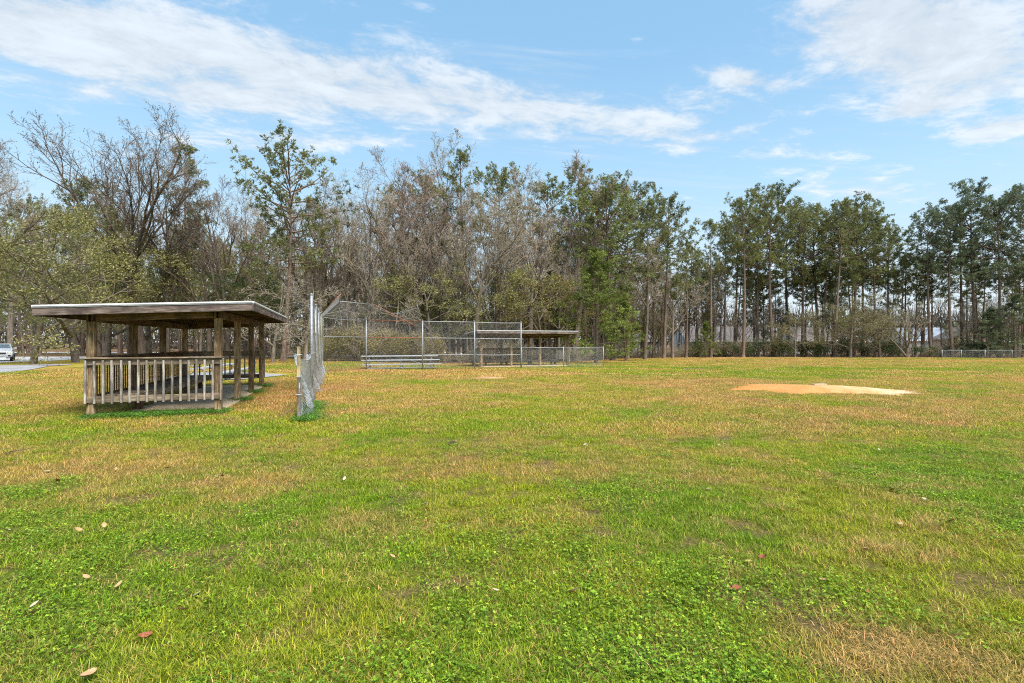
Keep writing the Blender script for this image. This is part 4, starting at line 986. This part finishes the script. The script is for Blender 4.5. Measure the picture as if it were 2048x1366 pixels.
# ------------------------------------------------------------------ car
def build_car():
    t = thing('parked_car', 'white parked car cut off by the left edge, facing the field', 'car', (-44.6, 43.6, gzf(-44.6, 43.6) + .02), R(43))
    # local: front faces -y
    prof = [(-2.2, .35), (-2.25, .55), (-2.2, .78), (-2.05, .9), (-1.2, 1.02), (-.9, 1.06), (1.5, 1.06), (2.1, .98), (2.2, .7), (2.15, .35)]
    mb = MB(); ws = [.78, .84, .86, .84, .82, .82, .82, .8, .82, .78]
    def loft(mb, prof, wf, zb):
        n = len(prof); i0 = len(mb.v)
        for s in (-1, 1):
            for (y, z), w in zip(prof, wf): mb.v.append((s * w, y, z))
        for k in range(n - 1): mb.f.append((i0 + k, i0 + k + 1, i0 + n + k + 1, i0 + n + k))
        mb.f.append((i0 + n - 1, i0, i0 + n, i0 + 2 * n - 1)); mb.f.append(tuple(range(i0, i0 + n))[::-1]); mb.f.append(tuple(range(i0 + n, i0 + 2 * n)))
    loft(mb, prof, ws, .35)
    me = mb.mesh('body', M['paint']); body = link('body', me, t); bv = body.modifiers.new('soften', 'BEVEL'); bv.width = .07; bv.segments = 3
    mb = MB(); loft(mb, [(-1.05, 1.03), (-.35, 1.47), (1.2, 1.5), (1.95, 1.03)], [.78, .62, .62, .76], 1.0)
    cab = link('cabin', mb.mesh('cabin', M['paint']), t); bv = cab.modifiers.new('soften', 'BEVEL'); bv.width = .06; bv.segments = 3
    def quad(name, pts, mat, parent=t, th=.012):
        pts = [Vector(p) for p in pts]; n = (pts[1] - pts[0]).cross(pts[2] - pts[0]).normalized() * th
        mb = MB(); mb.v = [tuple(p + n) for p in pts] + [tuple(p - n) for p in pts]; k = len(pts)
        mb.f = [tuple(range(k)), tuple(range(k, 2 * k))[::-1]] + [(i, i + k, (i + 1) % k + k, (i + 1) % k) for i in range(k)]
        return link(name, mb.mesh(name, mat), parent)
    quad('windscreen', [(-.68, -.97, 1.09), (.68, -.97, 1.09), (.55, -.42, 1.44), (-.55, -.42, 1.44)], M['glass'])
    quad('rear_window', [(-.64, 1.85, 1.1), (.64, 1.85, 1.1), (.54, 1.3, 1.45), (-.54, 1.3, 1.45)], M['glass'])
    for s in (-1, 1):
        for y0, y1 in ((-.75, .35), (.42, 1.5)):
            quad('side_window', [(s * .765, y0 + (-.1 if y0 < 0 else 0), 1.1), (s * .765, y1, 1.1), (s * .645, y1 - (.28 if y1 > 1 else 0), 1.41), (s * .645, y0 + (.38 if y0 < 0 else 0), 1.41)], M['glass'])
        quad('headlight', [(s * .45, -2.245, .68), (s * .8, -2.16, .7), (s * .8, -2.1, .84), (s * .5, -2.17, .82)], M['lamp'])
        quad('fog_light', [(s * .55, -2.26, .42), (s * .74, -2.22, .42), (s * .74, -2.22, .54), (s * .55, -2.26, .54)], M['black'])
        mb = MB(); mb.box((s * .93, -.72, 1.1), (.1, 0, 0), (0, .06, 0), (0, 0, .07)); mr = link('wing_mirror', mb.mesh('wing_mirror', M['paint']), t); bv = mr.modifiers.new('soften', 'BEVEL'); bv.width = .03; bv.segments = 2
        for y in (-1.4, 1.4):
            mb = MB(); mb.tube([(s * .64, y, .32), (s * .66, y, .32), (s * .83, y, .32), (s * .85, y, .32)], [.28, .32, .32, .28], 20, cap=True); wh = link('wheel', mb.mesh('wheel', M['rubber']), t)
            mb = MB(); mb.tube([(s * .84, y, .32), (s * .862, y, .32)], [.2, .18], 14, cap=True); link('rim', mb.mesh('rim', M['galv']), wh)
    quad('grille', [(-.42, -2.262, .62), (.42, -2.262, .62), (.42, -2.235, .76), (-.42, -2.235, .76)], M['black'])
    quad('number_plate', [(-.26, -2.262, .46), (.26, -2.262, .46), (.26, -2.268, .56), (-.26, -2.268, .56)], M['white_metal'])
    return t
build_car()

# ------------------------------------------------------------------ small things on the field
def stake(u, v, h, label):
    x, y = G(u, v); t = thing('wooden_stake', label, 'stake', (x, y, gzf(x, y)), .3); board('stake_body', t, (0, 0, -.1), (.02, 0, h), .07, .05, (0, 1, 0), M['pale'])
stake(1390, 714, .55, 'short pale stake at the field edge below the sky gap'); stake(1520, 714.5, .5, 'short pale stake at the field edge under the middle right pines')
def clod(u, v, s, label, group=None):
    x, y = G(u, v); mb = MB(); r = random.Random(int(u)); n, K = 10, 5; mb.v.append((0, 0, s * .55))
    for k in range(1, K):
        for i in range(n):
            a = i / n * 6.283; rr_ = s * math.sin(k / (K - 1) * 1.5708) * r.uniform(.7, 1.15); mb.v.append((math.cos(a) * rr_ * 1.4, math.sin(a) * rr_, s * .55 * math.cos(k / (K - 1) * 1.5708) * r.uniform(.7, 1.2) - .01))
    for i in range(n):
        mb.f.append((0, 1 + i, 1 + (i + 1) % n))
        for k in range(K - 2): o_ = 1 + k * n; mb.f.append((o_ + i, o_ + n + i, o_ + n + (i + 1) % n, o_ + (i + 1) % n))
    o = link('dirt_clod', mb.mesh('dirt_clod', M['dirt'])); o.location = (x, y, gzf(x, y) + .015); tag(o, label, 'clod', group)
clod(905, 888, .075, 'dark clod of soil lying on the grass in the middle of the lawn', 'clods of soil on the lawn'); clod(977, 829, .07, 'smaller dark clod farther off toward home plate', 'clods of soil on the lawn')
clod(1268, 726, .16, 'small dark clod on the far grass right of the low fence', 'clods of soil on the lawn'); clod(1434, 723, .14, 'small dark clod on the far tan grass below the sky gap', 'clods of soil on the lawn')
def leaf_mesh(seed, mat, L=.1):
    r = random.Random(seed); mb = MB(); n = 6; c1, c2 = r.uniform(.2, .5), r.uniform(.25, .6)
    for i in range(n + 1):
        t = i / n; w = L * .26 * math.sin(math.pi * min(1, t * .95 + .05)) ** .8; z = L * c1 * (t - .4) ** 2 * 1.6
        mb.v += [(t * L, -w, z + w * c2), (t * L, 0, z), (t * L, w, z + w * c2)]
    for i in range(n):
        a = i * 3; mb.f += [(a, a + 3, a + 4, a + 1), (a + 1, a + 4, a + 5, a + 2)]
    return mb.mesh('fallen_leaf', mat, True)
LM = {k: [leaf_mesh(i * 7 + j, M['leaf_' + k]) for j in range(3)] for i, k in enumerate(('tan', 'pale', 'red'))}
lv = [(1137, 1196, 'tan', 1.25, 'largest tan leaf, upright in the green clover in the middle foreground'), (1425, 1179, 'pale', 1.2, 'pale upright leaf beside a red brown leaf in the right foreground'), (1460, 1184, 'red', 1.2, 'red brown leaf beside the pale upright leaf'),
      (48, 1243, 'tan', 1.3, 'long tan leaf near the left edge of the foreground'), (305, 1277, 'red', 1.1, 'dark red leaf low in the left foreground'), (190, 1353, 'tan', 1.6, 'big curled tan leaf at the bottom left'), (160, 1320, 'pale', 1.0, 'yellowish leaf just above the big curled leaf at the bottom left'),
      (1735, 1190, 'red', .9, None), (376, 1228, 'tan', 1.0, None), (400, 1192, 'pale', 1.1, None), (210, 1062, 'tan', 1.1, None), (165, 1068, 'tan', 1.0, None), (20, 1066, 'pale', 1.0, None), (445, 958, 'red', 1.0, None), (575, 990, 'tan', .9, None), (687, 966, 'pale', 1.1, None), (843, 1016, 'pale', 1.1, None),
      (853, 1024, 'tan', .9, None), (790, 1050, 'red', .9, None), (790, 1124, 'tan', .9, None), (920, 1186, 'red', 1.0, None), (998, 1190, 'pale', .8, None), (1423, 983, 'pale', 1.0, None), (1580, 933, 'pale', 1.0, None), (1870, 927, 'pale', 1.1, None), (1790, 985, 'red', 1.2, None), (1845, 1001, 'pale', .9, None), (1720, 1105, 'tan', 1.2, None), (1518, 1122, 'red', 1.1, None),
      (1797, 1053, 'pale', .9, None), (1892, 1050, 'red', 1.2, None), (120, 968, 'red', 1.3, None), (85, 948, 'pale', 1.2, None), (663, 832, 'pale', 1.3, None), (1167, 893, 'pale', 1.0, None), (1310, 906, 'pale', .9, None), (1100, 1043, 'pale', .8, None), (230, 945, 'tan', 1.0, None), (330, 940, 'tan', 1.1, None), (1150, 960, 'tan', .9, None), (60, 1225, 'pale', .8, None), (180, 1165, 'tan', .9, None), (230, 1185, 'tan', .9, None), (1490, 1130, 'tan', .9, None), (1640, 1167, 'tan', 1.0, None), (1330, 1105, 'pale', .8, None), (190, 1144, 'red', .9, None), (650, 1230, 'tan', .8, None), (540, 900, 'pale', 1.0, None), (430, 855, 'pale', 1.3, None), (730, 905, 'red', 1.0, None), (1760, 905, 'pale', .9, None), (1440, 895, 'tan', .9, None)]
for i, (u, v, k, s, lab) in enumerate(lv):
    x, y = G(u, v); o = link('fallen_leaf', LM[k][i % 3]); o.location = (x, y, gzf(x, y) + .03); o.rotation_euler = (fr.uniform(-.6, .6), fr.uniform(-.5, .2), fr.uniform(0, 6.28)); o.scale = (s * .64,) * 3
    tag(o, lab or {'tan': 'small tan fallen leaf lying in the grass', 'pale': 'small pale fallen leaf lying in the grass', 'red': 'small red brown fallen leaf lying in the grass'}[k], 'leaf', 'fallen leaves on the lawn')

def branch(u0, v0, u1, v1, rad, label):
    a, b = G(u0, v0), G(u1, v1); A = Vector((*a, gzf(*a) + .03)); B = Vector((*b, gzf(*b) + .02)); r = random.Random(int(u0)); mb = MB()
    pts = [A.lerp(B, k / 7) + Vector((0, 0, .02 * math.sin(k * 1.9))) + rvec(r) * .03 for k in range(8)]; mb.tube([p - A for p in pts], [rad * (1 - .1 * k) for k in range(8)], 6, cap=True)
    for k in (2, 4, 5): e = pts[k] - A; mb.tube([e, e + (B - A).normalized() * .18 + Vector((r.uniform(-.12, .12), r.uniform(-.12, .12), .05))], [rad * .5, rad * .2], 4)
    o = link('fallen_branch', mb.mesh('fallen_branch', M['bark_grey'])); o.location = A; tag(o, label, 'branch', 'fallen branches on the grass')
branch(628, 806, 668, 817, .012, 'thin fallen branch on the grass just right of the wooden fence post')
branch(560, 836, 588, 818, .01, 'short fallen stick on the grass between the near dugout and the wooden fence post')
branch(1365, 740, 1432, 737, .05, 'long dark fallen branch lying far out on the right side of the field')
branch(6, 910, 30, 908, .008, 'small pale stick on the lawn at the left edge')
# ------------------------------------------------------------------ grass
def blades(name, seed, n, rad, h0, h1, w, lean, flat=0.0):
    r = random.Random(seed); mb = MB()
    for _ in range(n):
        a = r.uniform(0, 6.28); q = rad * math.sqrt(r.random()); p = Vector((math.cos(a) * q, math.sin(a) * q, -.004)); h = r.uniform(h0, h1); az = r.uniform(0, 6.28); ln = lean * r.uniform(.3, 1.3)
        d = Vector((math.cos(az), math.sin(az), 0)); s = Vector((-d.y, d.x, 0)) * w * r.uniform(.6, 1.2) * .5
        if r.random() < flat: m_ = p + d * h * .6 + Vector((0, 0, h * .22)); e = p + d * h * 1.25 + Vector((0, 0, h * r.uniform(.05, .3)))
        else: m_ = p + d * h * ln * .35 + Vector((0, 0, h * .6)); e = p + d * h * ln + Vector((0, 0, h))
        i = len(mb.v); mb.v += [tuple(p + s), tuple(p - s), tuple(m_ + s * .8), tuple(m_ - s * .8), tuple(e)]; mb.f += [(i, i + 1, i + 3, i + 2), (i + 2, i + 3, i + 4)]; mb.var += [r.random()] * 5
    return mb.mesh(name, M['grass'])
def clover(name, seed, n, rad):
    r = random.Random(seed); mb = MB()
    for _ in range(n):
        a = r.uniform(0, 6.28); q = rad * math.sqrt(r.random()); c = Vector((math.cos(a) * q, math.sin(a) * q, r.uniform(.02, .045))); v = r.random(); nrm = (Vector((0, 0, 1)) + rvec(r) * .45).normalized(); s = nrm.cross(Vector((1, .2, .1))).normalized(); t = nrm.cross(s)
        for k in range(3):
            an = k * 2.094 + r.uniform(0, .6); d = s * math.cos(an) + t * math.sin(an); e = nrm.cross(d); l = r.uniform(.0055, .0095); i = len(mb.v)
            mb.v += [tuple(c), tuple(c + d * l * .6 + e * l * .55), tuple(c + d * l * 1.15 + e * l * .35 + nrm * l * .1), tuple(c + d * l * 1.15 - e * l * .35 + nrm * l * .1), tuple(c + d * l * .6 - e * l * .55)]; mb.f.append((i, i + 1, i + 2, i + 3, i + 4)); mb.var += [v] * 5
    return mb.mesh(name, M['grass'])
def scatter(name, label, meshes, x, y, col, smin, smax, seed, zoff=0.0):
    rs = np.random.RandomState(seed); n = len(x)
    me = bpy.data.meshes.new(name); me.vertices.add(n); me.vertices.foreach_set('co', np.stack([x, y, gz(x, y) + zoff], 1).ravel())
    for an, val in (('rot', rs.rand(n) * 6.283), ('scl', smin + (smax - smin) * rs.rand(n))):
        a = me.attributes.new(an, 'FLOAT', 'POINT'); a.data.foreach_set('value', val)
    a = me.attributes.new('pick', 'INT', 'POINT'); a.data.foreach_set('value', rs.randint(0, len(meshes), n).astype(np.int32))
    a = me.attributes.new('tint', 'FLOAT_COLOR', 'POINT'); a.data.foreach_set('color', np.concatenate([col, np.ones((n, 1))], 1).ravel())
    o = link(name, me); tag(o, label, kind='stuff')
    c = bpy.data.collections.new(name + '_kinds')
    for i, m in enumerate(meshes): c.objects.link(bpy.data.objects.new('%s_%02d' % (name, i), m))
    T = bpy.data.node_groups.new(name, 'GeometryNodeTree'); T.interface.new_socket('Geometry', in_out='INPUT', socket_type='NodeSocketGeometry'); T.interface.new_socket('Geometry', in_out='OUTPUT', socket_type='NodeSocketGeometry')
    gi = T.nodes.new('NodeGroupInput'); go = T.nodes.new('NodeGroupOutput'); ip = T.nodes.new('GeometryNodeInstanceOnPoints'); ci = T.nodes.new('GeometryNodeCollectionInfo')
    ci.inputs['Collection'].default_value = c; ci.inputs['Separate Children'].default_value = True; ip.inputs['Pick Instance'].default_value = True
    def na(nm, ty):
        q = T.nodes.new('GeometryNodeInputNamedAttribute'); q.data_type = ty; q.inputs['Name'].default_value = nm; return q.outputs['Attribute']
    cb = T.nodes.new('ShaderNodeCombineXYZ'); T.links.new(na('rot', 'FLOAT'), cb.inputs[2])
    L = T.links.new; L(gi.outputs[0], ip.inputs['Points']); L(ci.outputs[0], ip.inputs['Instance']); L(na('pick', 'INT'), ip.inputs['Instance Index']); L(cb.outputs[0], ip.inputs['Rotation']); L(na('scl', 'FLOAT'), ip.inputs['Scale']); L(ip.outputs[0], go.inputs[0])
    md = o.modifiers.new('scatter', 'NODES'); md.node_group = T; return o
def pts_in(n, y0, y1, seed, margin=1.1, power=1.0):
    rs = np.random.RandomState(seed); y = y0 + (y1 - y0) * rs.rand(n) ** power; x = (rs.rand(n) * 2 - 1) * (y * 1.2 + margin + 1.9); return x, y
def keep(x, y):
    k = np.ones(len(x), bool)
    k &= y < yedge(x) - .3
    dx, dy = x - MOUND[0], y - MOUND[1]; c, s = math.cos(.28), math.sin(.28); a = dx * c - dy * s; b = dx * s + dy * c
    k &= ((a / 2.6) ** 2 + (b / 1.2) ** 2) > .36 + .75 * vnoise(x * 1.9, y * 1.9, 4)
    k &= ((x - PLATE[0]) / .8) ** 2 + ((y - PLATE[1]) / .7) ** 2 > .9
    for o0, sx, sy, a0, a1, b0, b1 in ((dug.location, D1, L1, .32, S_LEN + .3, -.12, 1.95), (dug2.location, S2, D1, .2, 6.8, -.1, 1.9)):
        px_, py_ = x - o0[0], y - o0[1]; s_ = px_ * sx.x + py_ * sx.y; w_ = px_ * sy.x + py_ * sy.y
        k &= ~((s_ > a0) & (s_ < a1) & (w_ > b0) & (w_ < b1))
    k &= ~((x < -11.2) & (x > -17) & (y > 21.6) & (y < 27.2))
    k &= ~((x < -28) & (y > 25))
    return k
def lawn(name, label, meshes, n, y0, y1, seed, dry, smin, smax, power=1.0):
    x, y = pts_in(n, y0, y1, seed, 1.1, power); k = keep(x, y); x, y = x[k], y[k]
    d = dryness(x, y); rs = np.random.RandomState(seed + 1)
    k = rs.rand(len(x)) < ((.3 + .7 * d) if dry else (1.0 - .72 * d)) * (1 - .6 * bare_soil(x, y)); x, y = x[k], y[k]
    c = tint(x, y, .35, seed) if not dry else np.array([.50, .35, .13]) * (.75 + .5 * rs.rand(len(x), 1)) * np.array([1, 1, 1.0]) * .75 + tint(x, y) * .25
    b = .8 + .4 * rs.rand(len(x), 1); scatter(name, label, meshes, x, y, c * b, smin, smax, seed + 2)
lawn('lawn_grass', 'short green lawn grass close to the camera', [blades('grass_blades', i, 75, .085, .016, .048, .0042, 1.15, .35) for i in range(6)], 20000, .4, 9.5, 1, False, .8, 1.25)
lawn('dry_grass', 'dry straw coloured blades among the near lawn', [blades('straw_blades', 20 + i, 40, .12, .025, .06, .0036, 1.3, .75) for i in range(5)], 27000, .4, 9.5, 5, True, .8, 1.3)
lawn('lawn_grass', 'mown grass of the middle of the field', [blades('grass_blades', 40 + i, 110, .2, .025, .06, .008, .9, .25) for i in range(4)], 19500, 9, 24, 9, False, .8, 1.3)
lawn('dry_grass', 'dry tan grass blades in the middle of the field', [blades('straw_blades', 60 + i, 90, .22, .025, .06, .008, 1.2, .6) for i in range(4)], 19500, 9, 24, 13, True, .8, 1.3)
lawn('lawn_grass', 'mown grass of the far field', [blades('grass_blades', 80 + i, 120, .5, .03, .07, .02, .9, .25) for i in range(3)], 17500, 23, 72, 17, False, .8, 1.3)
lawn('dry_grass', 'dry tan grass of the far field', [blades('straw_blades', 90 + i, 110, .5, .03, .065, .02, 1.1, .5) for i in range(3)], 17500, 23, 72, 21, True, .8, 1.3)
# clover in patches
x, y = pts_in(42000, .4, 13.5, 31); k = keep(x, y); x, y = x[k], y[k]
cm = fbm(x / 1.1, y / 1.1, 91, 4) + .25 * (.45 - dryness(x, y)); k = cm > .5 + .34 * np.random.RandomState(2).rand(len(x)) + .012 * np.maximum(0, y - 7); x, y = x[k], y[k]
rs = np.random.RandomState(3); c = np.array([.135, .28, .022]) * (.55 + .8 * rs.rand(len(x), 1)) + np.array([.07, .04, 0]) * rs.rand(len(x), 1)
scatter('clover', 'patches of bright green clover in the lawn', [clover('clover_leaves', i, 17, .11) for i in range(5)], x, y, c, .8, 1.25, 33)
# weeds at the foot of the dugout railing and posts
wx, wy = [], []
rs = np.random.RandomState(8)
for k in range(900):
    s_ = rs.normal(-.1, .2); w_ = rs.uniform(-.2, 2.6); p = Vector(dug.location) + D1 * s_ + L1 * w_; wx.append(p.x); wy.append(p.y)
for (s0, w0) in [(S_LEN / 3, 0), (2 * S_LEN / 3, 0), (S_LEN, 0)]:
    for k in range(90): p = Vector(dug.location) + D1 * (s0 + rs.normal(0, .28)) + L1 * (w0 + rs.normal(-.12, .12)); wx.append(p.x); wy.append(p.y)
for k in range(500):
    p = FW + FD * rs.uniform(-.5, 3) + FN * abs(rs.normal(0, .22)); wx.append(p.x); wy.append(p.y)
x, y = np.array(wx), np.array(wy); c = np.array([.09, .2, .03]) * (.7 + .8 * rs.rand(len(x), 1))
scatter('weeds', 'dark green leafy weeds at the foot of the dugout posts and fence', [clover('weed_leaves', 50 + i, 22, .1) for i in range(3)], x, y, c, 1.1, 2.0, 35)
# brown tufts of taller grass at the right
wx, wy = [], []
for (u, v, n, sx_, sy_) in ((1560, 1018, 10, .18, .06), (1830, 1048, 26, .38, .09), (1790, 1105, 34, .22, .08), (1730, 955, 10, .3, .08), (1790, 978, 26, .45, .07), (1510, 1150, 8, .15, .06)):
    cx, cy_ = G(u, v)
    for k in range(n): wx.append(cx + rs.normal(0, sx_)); wy.append(cy_ + rs.normal(0, sy_))
x, y = np.array(wx), np.array(wy); c = np.array([.42, .32, .1]) * (.8 + .4 * rs.rand(len(x), 1))
scatter('grass_tufts', 'taller brown tufts of grass at the right of the lawn', [blades('tuft_blades', 110 + i, 50, .09, .03, .085, .004, 1.1, .3) for i in range(3)], x, y, c, .8, 1.2, 37)
